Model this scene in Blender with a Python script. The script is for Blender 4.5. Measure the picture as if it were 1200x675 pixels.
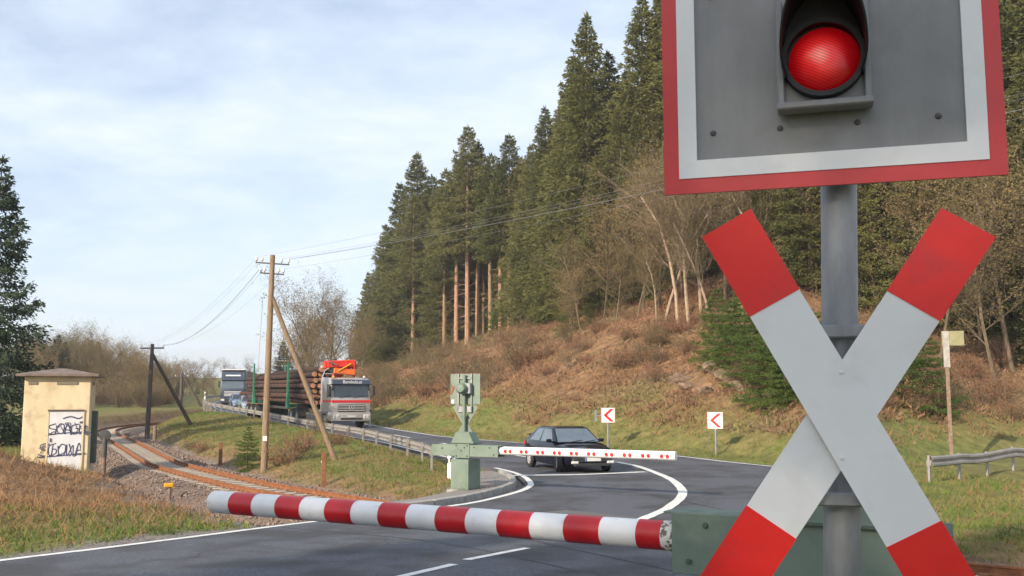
import bpy, math, random
import numpy as np
from mathutils import Vector, Matrix, Euler

R = math.radians
PI = math.pi
rng = random.Random(11)
nrng = np.random.default_rng(5)
scene = bpy.context.scene
for o in list(bpy.data.objects):
    bpy.data.objects.remove(o)
COL = scene.collection

# ------------------------------------------------------------------ camera, sky, sun, exposure
FPX = 1150.0                       # focal length in pixels of a 1200 px wide picture
CAMZ = 1.93
PITCH = math.atan(130.5 / FPX)
cam_d = bpy.data.cameras.new('camera')
cam = bpy.data.objects.new('camera', cam_d)
COL.objects.link(cam)
cam_d.sensor_width = 36.0
cam_d.lens = FPX / 1200 * 36.0
cam_d.clip_start = 0.05
cam_d.clip_end = 5000
cam.location = (0, 0, CAMZ)
cam.rotation_euler = (R(90) + PITCH, R(0.0), 0)
scene.camera = cam

SUN_AZ = Vector((-0.60, -0.80)).normalized()     # horizontal direction towards the sun
SUN_EL = R(24)
world = bpy.data.worlds.new('World')
scene.world = world
world.use_nodes = True
wn, wl = world.node_tree.nodes, world.node_tree.links
wn.clear()
w_out = wn.new('ShaderNodeOutputWorld')
w_bg = wn.new('ShaderNodeBackground')
w_bg.inputs['Strength'].default_value = 0.15
sky = wn.new('ShaderNodeTexSky')
sky.sky_type = 'NISHITA'
sky.sun_disc = False
sky.sun_elevation = SUN_EL
sky.sun_rotation = math.atan2(SUN_AZ.x, SUN_AZ.y)
sky.air_density = 1.0
sky.dust_density = 1.6
tc = wn.new('ShaderNodeTexCoord')
sep = wn.new('ShaderNodeSeparateXYZ')
wl.new(tc.outputs['Generated'], sep.inputs[0])
zc = wn.new('ShaderNodeMath'); zc.operation = 'MAXIMUM'; zc.inputs[1].default_value = 0.0
wl.new(sep.outputs['Z'], zc.inputs[0])
za = wn.new('ShaderNodeMath'); za.operation = 'ADD'; za.inputs[1].default_value = 0.22
wl.new(zc.outputs[0], za.inputs[0])
dx = wn.new('ShaderNodeMath'); dx.operation = 'DIVIDE'
dy = wn.new('ShaderNodeMath'); dy.operation = 'DIVIDE'
wl.new(sep.outputs['X'], dx.inputs[0]); wl.new(za.outputs[0], dx.inputs[1])
wl.new(sep.outputs['Y'], dy.inputs[0]); wl.new(za.outputs[0], dy.inputs[1])
cmb = wn.new('ShaderNodeCombineXYZ')
wl.new(dx.outputs[0], cmb.inputs[0]); wl.new(dy.outputs[0], cmb.inputs[1])
mp = wn.new('ShaderNodeMapping')
mp.inputs['Scale'].default_value = (1.3, 1.6, 1.0)
mp.inputs['Rotation'].default_value = (0, 0, R(-28))
mp.inputs['Location'].default_value = (3.1, 1.4, 0)
wl.new(cmb.outputs[0], mp.inputs[0])
cn = wn.new('ShaderNodeTexNoise')
cn.inputs['Scale'].default_value = 1.25
cn.inputs['Detail'].default_value = 9
cn.inputs['Roughness'].default_value = 0.56
cn.inputs['Distortion'].default_value = 0.35
wl.new(mp.outputs[0], cn.inputs['Vector'])
cr = wn.new('ShaderNodeValToRGB')
cr.color_ramp.elements[0].position = 0.36
cr.color_ramp.elements[0].color = (0.36, 0.36, 0.36, 1)
cr.color_ramp.elements[1].position = 0.64
cr.color_ramp.elements[1].color = (0.97, 0.97, 0.97, 1)
cn2 = wn.new('ShaderNodeTexNoise')
cn2.inputs['Scale'].default_value = 5.5
cn2.inputs['Detail'].default_value = 8
cn2.inputs['Roughness'].default_value = 0.6
wl.new(mp.outputs[0], cn2.inputs['Vector'])
cmx = wn.new('ShaderNodeMixRGB'); cmx.inputs['Fac'].default_value = 0.24
wl.new(cn.outputs['Fac'], cmx.inputs['Color1']); wl.new(cn2.outputs['Fac'], cmx.inputs['Color2'])
wl.new(cmx.outputs[0], cr.inputs[0])
mixc = wn.new('ShaderNodeMixRGB')
mixc.inputs['Color2'].default_value = (4.6, 5.1, 5.9, 1)
wl.new(cr.outputs[0], mixc.inputs['Fac'])
wl.new(sky.outputs[0], mixc.inputs['Color1'])
wl.new(mixc.outputs[0], w_bg.inputs['Color'])
wl.new(w_bg.outputs[0], w_out.inputs['Surface'])

sun_d = bpy.data.lights.new('sun', 'SUN')
sun_d.energy = 5.0
sun_d.angle = R(0.5)
sun_d.color = (1.0, 0.85, 0.66)
sun = bpy.data.objects.new('sun', sun_d)
COL.objects.link(sun)
to_sun = Vector((SUN_AZ.x * math.cos(SUN_EL), SUN_AZ.y * math.cos(SUN_EL), math.sin(SUN_EL)))
sun.rotation_euler = to_sun.to_track_quat('Z', 'Y').to_euler()
sun.location = to_sun * 60

scene.view_settings.view_transform = 'Standard'
scene.view_settings.look = 'None'
scene.view_settings.exposure = 0.42
scene.view_settings.gamma = 1.0
scene.view_settings.use_curve_mapping = False
scene.render.engine = 'CYCLES'

# ------------------------------------------------------------------ pixel rays and heights
CP, SP = math.cos(PITCH), math.sin(PITCH)
def ray(px, py):
    cx, cy = (px - 600) / FPX, (337.5 - py) / FPX
    d = Vector((cx, CP - cy * SP, SP + cy * CP))
    return d / d.y                                  # one metre of depth per unit
def at(px, py, D):
    d = ray(px, py)
    return Vector((d.x * D, D, CAMZ + d.z * D))
BY = [-400, 8, 13, 19, 36, 60, 85, 115, 160, 300, 3000]
BZ = [0.0, 0.0, -0.12, -0.3, -0.3, 0.10, 0.72, 1.5, 2.2, 3.0, 6.0]
def B(y):
    return float(np.interp(y, BY, BZ))
def G(px, py, off=0.0):                             # where a pixel's ray meets the road level
    d = ray(px, py)
    D = 4.0
    while D < 300:
        if CAMZ + d.z * D <= B(D) + off:
            return Vector((d.x * D, D))
        D += 0.02
    return Vector((d.x * 300, 300))

# ------------------------------------------------------------------ materials
MATS = {}
def mat(name, c1, c2=None, scale=4.0, rough=0.7, metal=0.0, bump=0.0, bscale=None, detail=6, ramp=(0.35, 0.65),
        c3=None, s3=0.6, ramp3=(0.45, 0.6), coat=0.0, transl=0.0, emit=None, estr=0.0, stretch=None, objrand=0.0, spec=0.5):
    m = bpy.data.materials.new(name)
    m.use_nodes = True
    n, l = m.node_tree.nodes, m.node_tree.links
    bs = n['Principled BSDF']
    bs.inputs['Roughness'].default_value = rough
    bs.inputs['Metallic'].default_value = metal
    bs.inputs['Specular IOR Level'].default_value = spec
    bs.inputs['Coat Weight'].default_value = coat
    co = n.new('ShaderNodeTexCoord')
    src = co.outputs['Object']
    if stretch:
        mpn = n.new('ShaderNodeMapping')
        mpn.inputs['Scale'].default_value = stretch
        l.new(src, mpn.inputs[0]); src = mpn.outputs[0]
    col = None
    if c2 is None:
        c2 = tuple(min(1, v * 1.18 + 0.004) for v in c1); 
    no = n.new('ShaderNodeTexNoise')
    no.inputs['Scale'].default_value = scale
    no.inputs['Detail'].default_value = detail
    no.inputs['Roughness'].default_value = 0.62
    l.new(src, no.inputs['Vector'])
    rp = n.new('ShaderNodeValToRGB')
    rp.color_ramp.elements[0].position, rp.color_ramp.elements[1].position = ramp
    rp.color_ramp.elements[0].color = (*c1, 1); rp.color_ramp.elements[1].color = (*c2, 1)
    l.new(no.outputs['Fac'], rp.inputs[0])
    col = rp.outputs[0]
    if c3 is not None:
        n3 = n.new('ShaderNodeTexNoise')
        n3.inputs['Scale'].default_value = s3
        n3.inputs['Detail'].default_value = 7
        n3.inputs['Roughness'].default_value = 0.6
        l.new(co.outputs['Object'], n3.inputs['Vector'])
        r3 = n.new('ShaderNodeValToRGB')
        r3.color_ramp.elements[0].position, r3.color_ramp.elements[1].position = ramp3
        l.new(n3.outputs['Fac'], r3.inputs[0])
        mx = n.new('ShaderNodeMixRGB')
        mx.inputs['Color2'].default_value = (*c3, 1)
        l.new(r3.outputs[0], mx.inputs['Fac']); l.new(col, mx.inputs['Color1'])
        col = mx.outputs[0]
    if objrand:
        oi = n.new('ShaderNodeObjectInfo')
        mr = n.new('ShaderNodeMapRange')
        mr.inputs['To Min'].default_value = 1 - objrand; mr.inputs['To Max'].default_value = 1 + objrand
        l.new(oi.outputs['Random'], mr.inputs['Value'])
        hs = n.new('ShaderNodeHueSaturation')
        l.new(mr.outputs[0], hs.inputs['Value']); l.new(col, hs.inputs['Color'])
        mh = n.new('ShaderNodeMapRange')
        mh.inputs['To Min'].default_value = 0.515; mh.inputs['To Max'].default_value = 0.485
        l.new(oi.outputs['Random'], mh.inputs['Value']); l.new(mh.outputs[0], hs.inputs['Hue'])
        col = hs.outputs[0]
    l.new(col, bs.inputs['Base Color'])
    if bump:
        nb = n.new('ShaderNodeTexNoise')
        nb.inputs['Scale'].default_value = bscale or scale * 3
        nb.inputs['Detail'].default_value = 8
        l.new(src, nb.inputs['Vector'])
        bm_ = n.new('ShaderNodeBump')
        bm_.inputs['Strength'].default_value = bump
        bm_.inputs['Distance'].default_value = 0.02
        l.new(nb.outputs['Fac'], bm_.inputs['Height'])
        l.new(bm_.outputs[0], bs.inputs['Normal'])
    if emit:
        bs.inputs['Emission Color'].default_value = (*emit, 1)
        bs.inputs['Emission Strength'].default_value = estr
    if transl:
        tr = n.new('ShaderNodeBsdfTranslucent')
        l.new(col, tr.inputs['Color'])
        ms = n.new('ShaderNodeMixShader')
        ms.inputs[0].default_value = transl
        l.new(bs.outputs[0], ms.inputs[1]); l.new(tr.outputs[0], ms.inputs[2])
        l.new(ms.outputs[0], n['Material Output'].inputs['Surface'])
    MATS[name] = m
    return m

mat('asphalt', (0.062, 0.068, 0.084), (0.132, 0.139, 0.158), scale=38, rough=0.8, bump=0.6, bscale=70, detail=10, ramp=(0.40, 0.60),
    c3=(0.058, 0.059, 0.064), s3=0.7, ramp3=(0.44, 0.60), spec=0.4)
mat('old_asphalt', (0.10, 0.097, 0.095), (0.145, 0.14, 0.135), scale=45, rough=0.9, bump=0.4, bscale=80)
mat('road_paint', (0.62, 0.62, 0.60), (0.80, 0.80, 0.77), scale=9, rough=0.7, c3=(0.32, 0.32, 0.32), s3=3.5, ramp3=(0.60, 0.72))
mat('concrete', (0.26, 0.25, 0.235), (0.38, 0.37, 0.345), scale=6, rough=0.9, bump=0.3, bscale=40)
mat('gravel', (0.13, 0.12, 0.11), (0.33, 0.31, 0.29), scale=26, rough=0.95, bump=0.9, bscale=30)
mat('ballast_bed', (0.065, 0.048, 0.04), (0.18, 0.135, 0.11), scale=16, rough=0.95, bump=1.0, bscale=20, c3=(0.17, 0.12, 0.09), s3=0.5)
mat('stone', (0.12, 0.085, 0.066), (0.27, 0.20, 0.16), scale=2.5, rough=0.9, objrand=0.0)
mat('rust', (0.16, 0.062, 0.026), (0.29, 0.12, 0.048), scale=8, rough=0.8, bump=0.2)
mat('rust_pipe', (0.16, 0.06, 0.03), (0.27, 0.12, 0.06), scale=9, rough=0.85, bump=0.3)
mat('sleeper', (0.34, 0.30, 0.235), (0.50, 0.45, 0.36), scale=5, rough=0.9, bump=0.4)
mat('barrier_green', (0.135, 0.185, 0.15), (0.175, 0.23, 0.185), scale=3, rough=0.55, bump=0.08, bscale=14, c3=(0.10, 0.14, 0.10), s3=2.2, ramp3=(0.55, 0.75))
mat('dark_green', (0.05, 0.075, 0.06), (0.08, 0.11, 0.085), scale=5, rough=0.6)
mat('boom_white', (0.76, 0.76, 0.755), (0.84, 0.84, 0.835), scale=5, rough=0.36, c3=(0.55, 0.53, 0.49), s3=7, ramp3=(0.6, 0.75), bump=0.05)
mat('boom_red', (0.48, 0.008, 0.014), (0.58, 0.014, 0.02), scale=6, rough=0.36, c3=(0.38, 0.025, 0.03), s3=9, ramp3=(0.58, 0.72), bump=0.05)
mat('scuffed', (0.16, 0.15, 0.13), (0.75, 0.74, 0.70), scale=28, rough=0.7, ramp=(0.46, 0.5), bump=0.4)
mat('sign_white', (0.76, 0.77, 0.78), (0.82, 0.83, 0.84), scale=3, rough=0.4, c3=(0.66, 0.655, 0.64), s3=6, ramp3=(0.5, 0.8), bump=0.03, bscale=9)
mat('sign_red', (0.76, 0.010, 0.008), (0.84, 0.016, 0.012), scale=4, rough=0.4, c3=(0.55, 0.03, 0.035), s3=7, ramp3=(0.5, 0.8), bump=0.05, bscale=9)
mat('sign_red_matt', (0.58, 0.035, 0.04), (0.68, 0.05, 0.055), scale=3, rough=0.36)
mat('board_grey', (0.195, 0.20, 0.208), (0.245, 0.25, 0.256), scale=3.5, rough=0.42, bump=0.06, bscale=8, c3=(0.165, 0.165, 0.165), s3=6, ramp3=(0.5, 0.8), stretch=(2, 2, 0.5))
mat('galvanised', (0.20, 0.21, 0.225), (0.33, 0.34, 0.355), scale=9, rough=0.5, metal=0.35, bump=0.05, stretch=(1, 1, 0.4))
mat('guardrail_steel', (0.25, 0.235, 0.22), (0.36, 0.34, 0.32), scale=3, rough=0.55, metal=0.3, c3=(0.30, 0.27, 0.24), s3=1.2, ramp3=(0.55, 0.7))
mat('lamp_black', (0.012, 0.011, 0.013), (0.02, 0.018, 0.02), rough=0.55)
mat('pole_wood', (0.17, 0.115, 0.07), (0.31, 0.225, 0.145), scale=7, rough=0.9, stretch=(6, 6, 0.5), bump=0.4)
mat('dark_pole_wood', (0.07, 0.055, 0.05), (0.12, 0.095, 0.08), scale=7, rough=0.9, stretch=(6, 6, 0.5))
mat('insulator', (0.72, 0.72, 0.70), (0.8, 0.8, 0.78), rough=0.25, coat=0.4)
mat('iron', (0.05, 0.05, 0.055), (0.09, 0.085, 0.085), rough=0.6)
mat('wire', (0.13, 0.135, 0.15), (0.15, 0.155, 0.17), rough=0.6)
mat('hut_plaster', (0.58, 0.47, 0.30), (0.68, 0.57, 0.38), scale=2.2, rough=0.9, bump=0.15, bscale=30, c3=(0.42, 0.32, 0.21), s3=2.2, ramp3=(0.52, 0.72), stretch=(1, 1, 0.4))
mat('hut_door', (0.56, 0.56, 0.57), (0.64, 0.64, 0.66), scale=3, rough=0.6)
mat('hut_roof', (0.14, 0.105, 0.09), (0.22, 0.17, 0.145), scale=4, rough=0.9, bump=0.2)
mat('graffiti', (0.03, 0.035, 0.09), (0.07, 0.075, 0.14), rough=0.6)
mat('yellow_cap', (0.55, 0.27, 0.01), (0.65, 0.34, 0.02), rough=0.6)
mat('weathered_post', (0.15, 0.10, 0.075), (0.27, 0.19, 0.14), scale=8, rough=0.9, bump=0.3)
mat('post_white', (0.70, 0.70, 0.68), (0.78, 0.78, 0.76), rough=0.6)
mat('pale_board', (0.19, 0.19, 0.10), (0.28, 0.26, 0.14), scale=4, rough=0.7)
# vegetation
mat('spruce_needles', (0.110, 0.126, 0.038), (0.178, 0.176, 0.062), scale=0.9, rough=0.75, transl=0.38, objrand=0.22, ramp=(0.3, 0.7), spec=0.25)
mat('young_spruce_needles', (0.06, 0.11, 0.022), (0.12, 0.17, 0.035), scale=2.2, rough=0.75, transl=0.35, objrand=0.15, spec=0.25)
mat('dark_spruce_needles', (0.028, 0.050, 0.030), (0.055, 0.080, 0.045), scale=0.9, rough=0.75, transl=0.2, objrand=0.15, spec=0.25)
mat('spruce_bark', (0.23, 0.14, 0.088), (0.38, 0.245, 0.155), scale=3, rough=0.95, stretch=(3, 3, 0.7), objrand=0.18)
mat('dark_bark', (0.06, 0.042, 0.03), (0.12, 0.085, 0.06), scale=3, rough=0.95)
mat('bare_bark', (0.105, 0.08, 0.052), (0.19, 0.14, 0.092), scale=3, rough=0.95, objrand=0.22)
mat('pale_bark', (0.24, 0.18, 0.12), (0.38, 0.30, 0.21), scale=3, rough=0.95, objrand=0.12)
mat('bud_leaf', (0.15, 0.115, 0.045), (0.24, 0.18, 0.07), scale=1.2, rough=0.8, transl=0.3, objrand=0.3)
mat('brown_leaf', (0.20, 0.105, 0.055), (0.33, 0.17, 0.085), scale=1.5, rough=0.85, transl=0.25, objrand=0.3)
mat('olive_leaf', (0.10, 0.12, 0.04), (0.20, 0.20, 0.075), scale=1.5, rough=0.8, transl=0.3, objrand=0.25)
mat('dry_brush', (0.155, 0.085, 0.052), (0.33, 0.185, 0.105), scale=0.55, rough=0.9, transl=0.2, c3=(0.24, 0.20, 0.10), s3=0.22, ramp3=(0.5, 0.62))
mat('dry_grass', (0.22, 0.125, 0.06), (0.38, 0.235, 0.115), scale=0.7, rough=0.9, transl=0.25, c3=(0.30, 0.17, 0.09), s3=0.3)
mat('green_grass', (0.085, 0.145, 0.022), (0.17, 0.225, 0.04), scale=0.5, rough=0.85, transl=0.3, c3=(0.28, 0.23, 0.09), s3=0.33, ramp3=(0.5, 0.68))
mat('rock', (0.12, 0.08, 0.055), (0.25, 0.175, 0.125), scale=2.2, rough=0.95, bump=0.6)
# vehicles
mat('car_black', (0.004, 0.005, 0.012), (0.006, 0.007, 0.016), rough=0.09, coat=0.0, spec=0.42)
mat('car_glass', (0.025, 0.035, 0.045), (0.04, 0.05, 0.06), rough=0.06, coat=0.6)
mat('windscreen_glass', (0.07, 0.10, 0.13), (0.10, 0.13, 0.16), rough=0.08, coat=0.6)
mat('tyre', (0.016, 0.016, 0.017), (0.026, 0.026, 0.027), rough=0.85)
mat('rim', (0.34, 0.34, 0.35), (0.46, 0.46, 0.47), rough=0.45, metal=0.15)
mat('lamp_glass', (0.52, 0.52, 0.50), (0.64, 0.64, 0.62), rough=0.15, coat=0.5)
mat('plate', (0.50, 0.50, 0.48), (0.56, 0.56, 0.54), rough=0.5)
mat('plate_blue', (0.02, 0.06, 0.35), (0.03, 0.08, 0.4), rough=0.5)
mat('black_plastic', (0.018, 0.018, 0.02), (0.03, 0.03, 0.032), rough=0.6)
mat('truck_silver', (0.36, 0.34, 0.335), (0.42, 0.40, 0.39), rough=0.35, metal=0.25, coat=0.3)
mat('truck_grey', (0.16, 0.16, 0.17), (0.22, 0.22, 0.23), rough=0.45, metal=0.2)
mat('truck_red', (0.55, 0.015, 0.02), (0.62, 0.02, 0.025), rough=0.4)
mat('crane_red', (0.66, 0.02, 0.012), (0.74, 0.05, 0.02), scale=3, rough=0.4)
mat('crane_orange', (0.70, 0.13, 0.02), (0.78, 0.18, 0.03), scale=3, rough=0.4)
mat('chassis', (0.035, 0.033, 0.033), (0.06, 0.055, 0.052), rough=0.7)
mat('stake_green', (0.02, 0.15, 0.085), (0.03, 0.19, 0.11), rough=0.55)
mat('log_bark', (0.022, 0.012, 0.010), (0.095, 0.042, 0.030), scale=1.6, rough=0.95, bump=0.8, bscale=6, objrand=0.45, c3=(0.28, 0.115, 0.06), s3=0.9, ramp3=(0.60, 0.70), stretch=(1, 1, 1))
mat('log_end', (0.30, 0.16, 0.085), (0.44, 0.25, 0.14), scale=3, rough=0.9, objrand=0.2)
mat('truck_blue', (0.03, 0.045, 0.075), (0.045, 0.06, 0.10), rough=0.3, coat=0.4)
mat('truck_white', (0.66, 0.67, 0.68), (0.74, 0.74, 0.75), rough=0.4)
mat('car_blue', (0.09, 0.15, 0.24), (0.12, 0.18, 0.28), rough=0.25, coat=0.6)
mat('car_silver_blue', (0.22, 0.30, 0.38), (0.28, 0.36, 0.44), rough=0.25, coat=0.6, metal=0.2)
mat('box_grey', (0.40, 0.36, 0.33), (0.48, 0.44, 0.40), rough=0.6)

def lens_material():
    m = bpy.data.materials.new('red_lens')
    m.use_nodes = True
    n, l = m.node_tree.nodes, m.node_tree.links
    bs = n['Principled BSDF']
    bs.inputs['Base Color'].default_value = (0.09, 0.001, 0.002, 1)
    bs.inputs['Roughness'].default_value = 0.3
    bs.inputs['Coat Weight'].default_value = 0.15
    co = n.new('ShaderNodeTexCoord')
    mpn = n.new('ShaderNodeMapping')
    mpn.inputs['Rotation'].default_value = (0, R(35), 0)
    mpn.inputs['Rotation'].default_value = (0, 0, R(28)); mpn.inputs['Scale'].default_value = (1, 1, 0)
    l.new(co.outputs['Object'], mpn.inputs[0])
    wv = n.new('ShaderNodeTexWave')
    wv.wave_type = 'BANDS'; wv.bands_direction = 'Y'
    wv.inputs['Scale'].default_value = 42
    wv.inputs['Distortion'].default_value = 0.4
    l.new(mpn.outputs[0], wv.inputs['Vector'])
    # bulb glow: the lamp behind the lens, brightest in the middle of the glass
    ga_ = n.new('ShaderNodeVectorMath'); ga_.operation = 'SUBTRACT'; ga_.inputs[1].default_value = (-0.012, 0.006, 0.04)
    l.new(co.outputs['Object'], ga_.inputs[0])
    gr = n.new('ShaderNodeVectorMath'); gr.operation = 'LENGTH'
    l.new(ga_.outputs[0], gr.inputs[0])
    rp = n.new('ShaderNodeValToRGB')
    rp.color_ramp.elements[0].position = 0.0; rp.color_ramp.elements[0].color = (1.0, 0.30, 0.24, 1)
    rp.color_ramp.elements[1].position = 0.11; rp.color_ramp.elements[1].color = (0.10, 0.0005, 0.002, 1)
    e = rp.color_ramp.elements.new(0.028); e.color = (0.85, 0.02, 0.018, 1)
    e = rp.color_ramp.elements.new(0.07); e.color = (0.32, 0.002, 0.004, 1)
    l.new(gr.outputs['Value'], rp.inputs[0])
    mm = n.new('ShaderNodeMapRange')
    mm.inputs['To Min'].default_value = 0.45; mm.inputs['To Max'].default_value = 1.0
    l.new(wv.outputs['Fac'], mm.inputs['Value'])
    mul = n.new('ShaderNodeMixRGB'); mul.blend_type = 'MULTIPLY'; mul.inputs['Fac'].default_value = 1
    l.new(rp.outputs[0], mul.inputs['Color1']); l.new(mm.outputs[0], mul.inputs['Color2'])
    l.new(mul.outputs[0], bs.inputs['Emission Color'])
    bs.inputs['Emission Strength'].default_value = 0.7
    MATS['red_lens'] = m
lens_material()

# ------------------------------------------------------------------ mesh helpers
class MB:
    def __init__(s):
        s.v, s.f = [], []
    def _add(s, vs, fs):
        o = len(s.v)
        s.v += [tuple(v) for v in vs]
        s.f += [tuple(i + o for i in f) for f in fs]
        return s
    def box(s, c, d, rot=None, bev=0.0):
        hx, hy, hz = d[0] / 2, d[1] / 2, d[2] / 2
        if bev > 0:
            b = min(bev, hx * .9, hy * .9, hz * .9)
            vs, idx = [], {}
            for sx in (-1, 1):
                for sy in (-1, 1):
                    for sz in (-1, 1):
                        for k, p in enumerate(((hx, hy - b, hz - b), (hx - b, hy, hz - b), (hx - b, hy - b, hz))):
                            idx[(sx, sy, sz, k)] = len(vs)
                            vs.append(Vector((p[0] * sx, p[1] * sy, p[2] * sz)))
            fs = []
            for sg in (-1, 1):
                fs.append([idx[(sg, a, b_, 0)] for a, b_ in ((-1, -1), (1, -1), (1, 1), (-1, 1))])
                fs.append([idx[(a, sg, b_, 1)] for a, b_ in ((-1, -1), (1, -1), (1, 1), (-1, 1))])
                fs.append([idx[(a, b_, sg, 2)] for a, b_ in ((-1, -1), (1, -1), (1, 1), (-1, 1))])
            for a in (-1, 1):
                for b_ in (-1, 1):
                    fs.append([idx[(a, b_, -1, 0)], idx[(a, b_, 1, 0)], idx[(a, b_, 1, 1)], idx[(a, b_, -1, 1)]])
                    fs.append([idx[(a, -1, b_, 0)], idx[(a, 1, b_, 0)], idx[(a, 1, b_, 2)], idx[(a, -1, b_, 2)]])
                    fs.append([idx[(-1, a, b_, 1)], idx[(1, a, b_, 1)], idx[(1, a, b_, 2)], idx[(-1, a, b_, 2)]])
                    for c_ in (-1, 1):
                        fs.append([idx[(a, b_, c_, 0)], idx[(a, b_, c_, 1)], idx[(a, b_, c_, 2)]])
        else:
            vs = [Vector((x * hx, y * hy, z * hz)) for x in (-1, 1) for y in (-1, 1) for z in (-1, 1)]
            fs = [(0, 1, 3, 2), (4, 6, 7, 5), (0, 4, 5, 1), (2, 3, 7, 6), (0, 2, 6, 4), (1, 5, 7, 3)]
        m = rot.to_matrix() if isinstance(rot, Euler) else rot
        if m is not None:
            vs = [m @ v for v in vs]
        c = Vector(c)
        return s._add([v + c for v in vs], fs)
    def tube(s, pts, rad, n=8, cap=True, squash=1.0):
        pts = [Vector(p) for p in pts]
        if not isinstance(rad, (list, tuple)):
            rad = [rad] * len(pts)
        vs, fs = [], []
        up = None
        for i, p in enumerate(pts):
            t = (pts[min(i + 1, len(pts) - 1)] - pts[max(i - 1, 0)])
            t = t.normalized() if t.length > 1e-9 else Vector((0, 0, 1))
            if up is None:
                a = Vector((0, 0, 1)) if abs(t.z) < 0.9 else Vector((1, 0, 0))
                u = t.cross(a).normalized()
            else:
                u = (up - t * up.dot(t))
                u = u.normalized() if u.length > 1e-6 else t.orthogonal().normalized()
            up = u
            w = t.cross(u)
            for k in range(n):
                an = 2 * PI * k / n
                vs.append(p + u * (math.cos(an) * rad[i]) + w * (math.sin(an) * rad[i] * squash))
        for i in range(len(pts) - 1):
            for k in range(n):
                a, b = i * n + k, i * n + (k + 1) % n
                fs.append((a, b, b + n, a + n))
        if cap:
            fs.append(tuple(range(n - 1, -1, -1)))
            fs.append(tuple((len(pts) - 1) * n + k for k in range(n)))
        return s._add(vs, fs)
    def prism(s, outline, axis='y', a=0.0, b=0.1, M=None):
        def p3(u, v, w):
            return {'y': (u, w, v), 'x': (w, u, v), 'z': (u, v, w)}[axis]
        n = len(outline)
        vs = [Vector(p3(u, v, a)) for u, v in outline] + [Vector(p3(u, v, b)) for u, v in outline]
        if M is not None:
            vs = [M @ v for v in vs]
        fs = [tuple(range(n))[::-1], tuple(range(n, 2 * n))]
        fs += [(i, (i + 1) % n, n + (i + 1) % n, n + i) for i in range(n)]
        return s._add(vs, fs)
    def lathe(s, prof, n=16, M=None):
        vs, fs = [], []
        for r, z in prof:
            for k in range(n):
                an = 2 * PI * k / n
                vs.append(Vector((r * math.cos(an), r * math.sin(an), z)))
        for i in range(len(prof) - 1):
            for k in range(n):
                a, b = i * n + k, i * n + (k + 1) % n
                fs.append((a, b, b + n, a + n))
        if prof[0][0] > 1e-6: fs.append(tuple(range(n - 1, -1, -1)))
        if prof[-1][0] > 1e-6: fs.append(tuple((len(prof) - 1) * n + k for k in range(n)))
        if M is not None:
            vs = [M @ v for v in vs]
        return s._add(vs, fs)
    def loft(s, secs, cap=True):
        n = len(secs[0]); vs, fs = [], []
        for sc in secs: vs += [Vector(p) for p in sc]
        for i in range(len(secs) - 1):
            for k in range(n):
                a, b = i * n + k, i * n + (k + 1) % n
                fs.append((a, b, b + n, a + n))
        if cap:
            fs.append(tuple(range(n - 1, -1, -1)))
            fs.append(tuple((len(secs) - 1) * n + k for k in range(n)))
        return s._add(vs, fs)
    def mesh(s, name, material, smooth=False):
        me = bpy.data.meshes.new(name)
        me.from_pydata(s.v, [], s.f)
        me.materials.append(MATS[material] if isinstance(material, str) else material)
        import bmesh
        bm = bmesh.new(); bm.from_mesh(me)
        bmesh.ops.recalc_face_normals(bm, faces=bm.faces)
        bm.to_mesh(me); bm.free()
        if smooth:
            me.shade_smooth()
            if smooth != 'all':
                set_sharp(me, 40)
        me.update()
        return me
    def build(s, name, material, parent=None, smooth=False):
        return link(name, s.mesh(name, material, smooth), parent)
def set_sharp(me, deg):
    try:
        me.set_sharp_from_angle(angle=R(deg))
    except Exception:
        pass
def link(name, me, parent=None):
    o = bpy.data.objects.new(name, me)
    COL.objects.link(o)
    if parent is not None:
        o.parent = parent
    return o
def empty(name, loc=(0, 0, 0), rz=0.0, label=None, cat=None, group=None):
    o = bpy.data.objects.new(name, None)
    COL.objects.link(o)
    o.location = loc; o.rotation_euler = (0, 0, rz)
    o.empty_display_size = 0.2
    if label: tag(o, label, cat, group)
    return o
def tag(o, label=None, cat=None, group=None, kind=None):
    if label: o['label'] = label
    if cat: o['category'] = cat
    if group: o['group'] = group
    if kind: o['kind'] = kind
    return o
def copy_tree(o, parent=None):
    c = o.copy(); COL.objects.link(c); c.parent = parent
    for ch in list(o.children):
        copy_tree(ch, c)
    return c
def np_mesh(name, verts, faces_n, material):
    """verts (N,3); consecutive runs of faces_n vertices make one face each"""
    me = bpy.data.meshes.new(name)
    nv = len(verts); nf = nv // faces_n
    me.vertices.add(nv)
    me.vertices.foreach_set('co', np.ascontiguousarray(verts, dtype=np.float32).ravel())
    me.loops.add(nv)
    me.loops.foreach_set('vertex_index', np.arange(nv, dtype=np.int32))
    me.polygons.add(nf)
    me.polygons.foreach_set('loop_start', np.arange(nf, dtype=np.int32) * faces_n)
    me.polygons.foreach_set('loop_total', np.full(nf, faces_n, dtype=np.int32))
    me.materials.append(MATS[material])
    me.update(calc_edges=True)
    return me
def text_mesh(txt, size, material, depth=0.004):
    cu = bpy.data.curves.new('lettering', 'FONT')
    cu.body = txt; cu.size = size; cu.extrude = depth; cu.align_x = 'CENTER'; cu.align_y = 'CENTER'
    o = bpy.data.objects.new('lettering_source', cu)
    COL.objects.link(o)
    dg = bpy.context.evaluated_depsgraph_get()
    me = bpy.data.meshes.new_from_object(o.evaluated_get(dg))
    bpy.data.objects.remove(o); bpy.data.curves.remove(cu)
    me.materials.clear(); me.materials.append(MATS[material])
    return me

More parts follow.
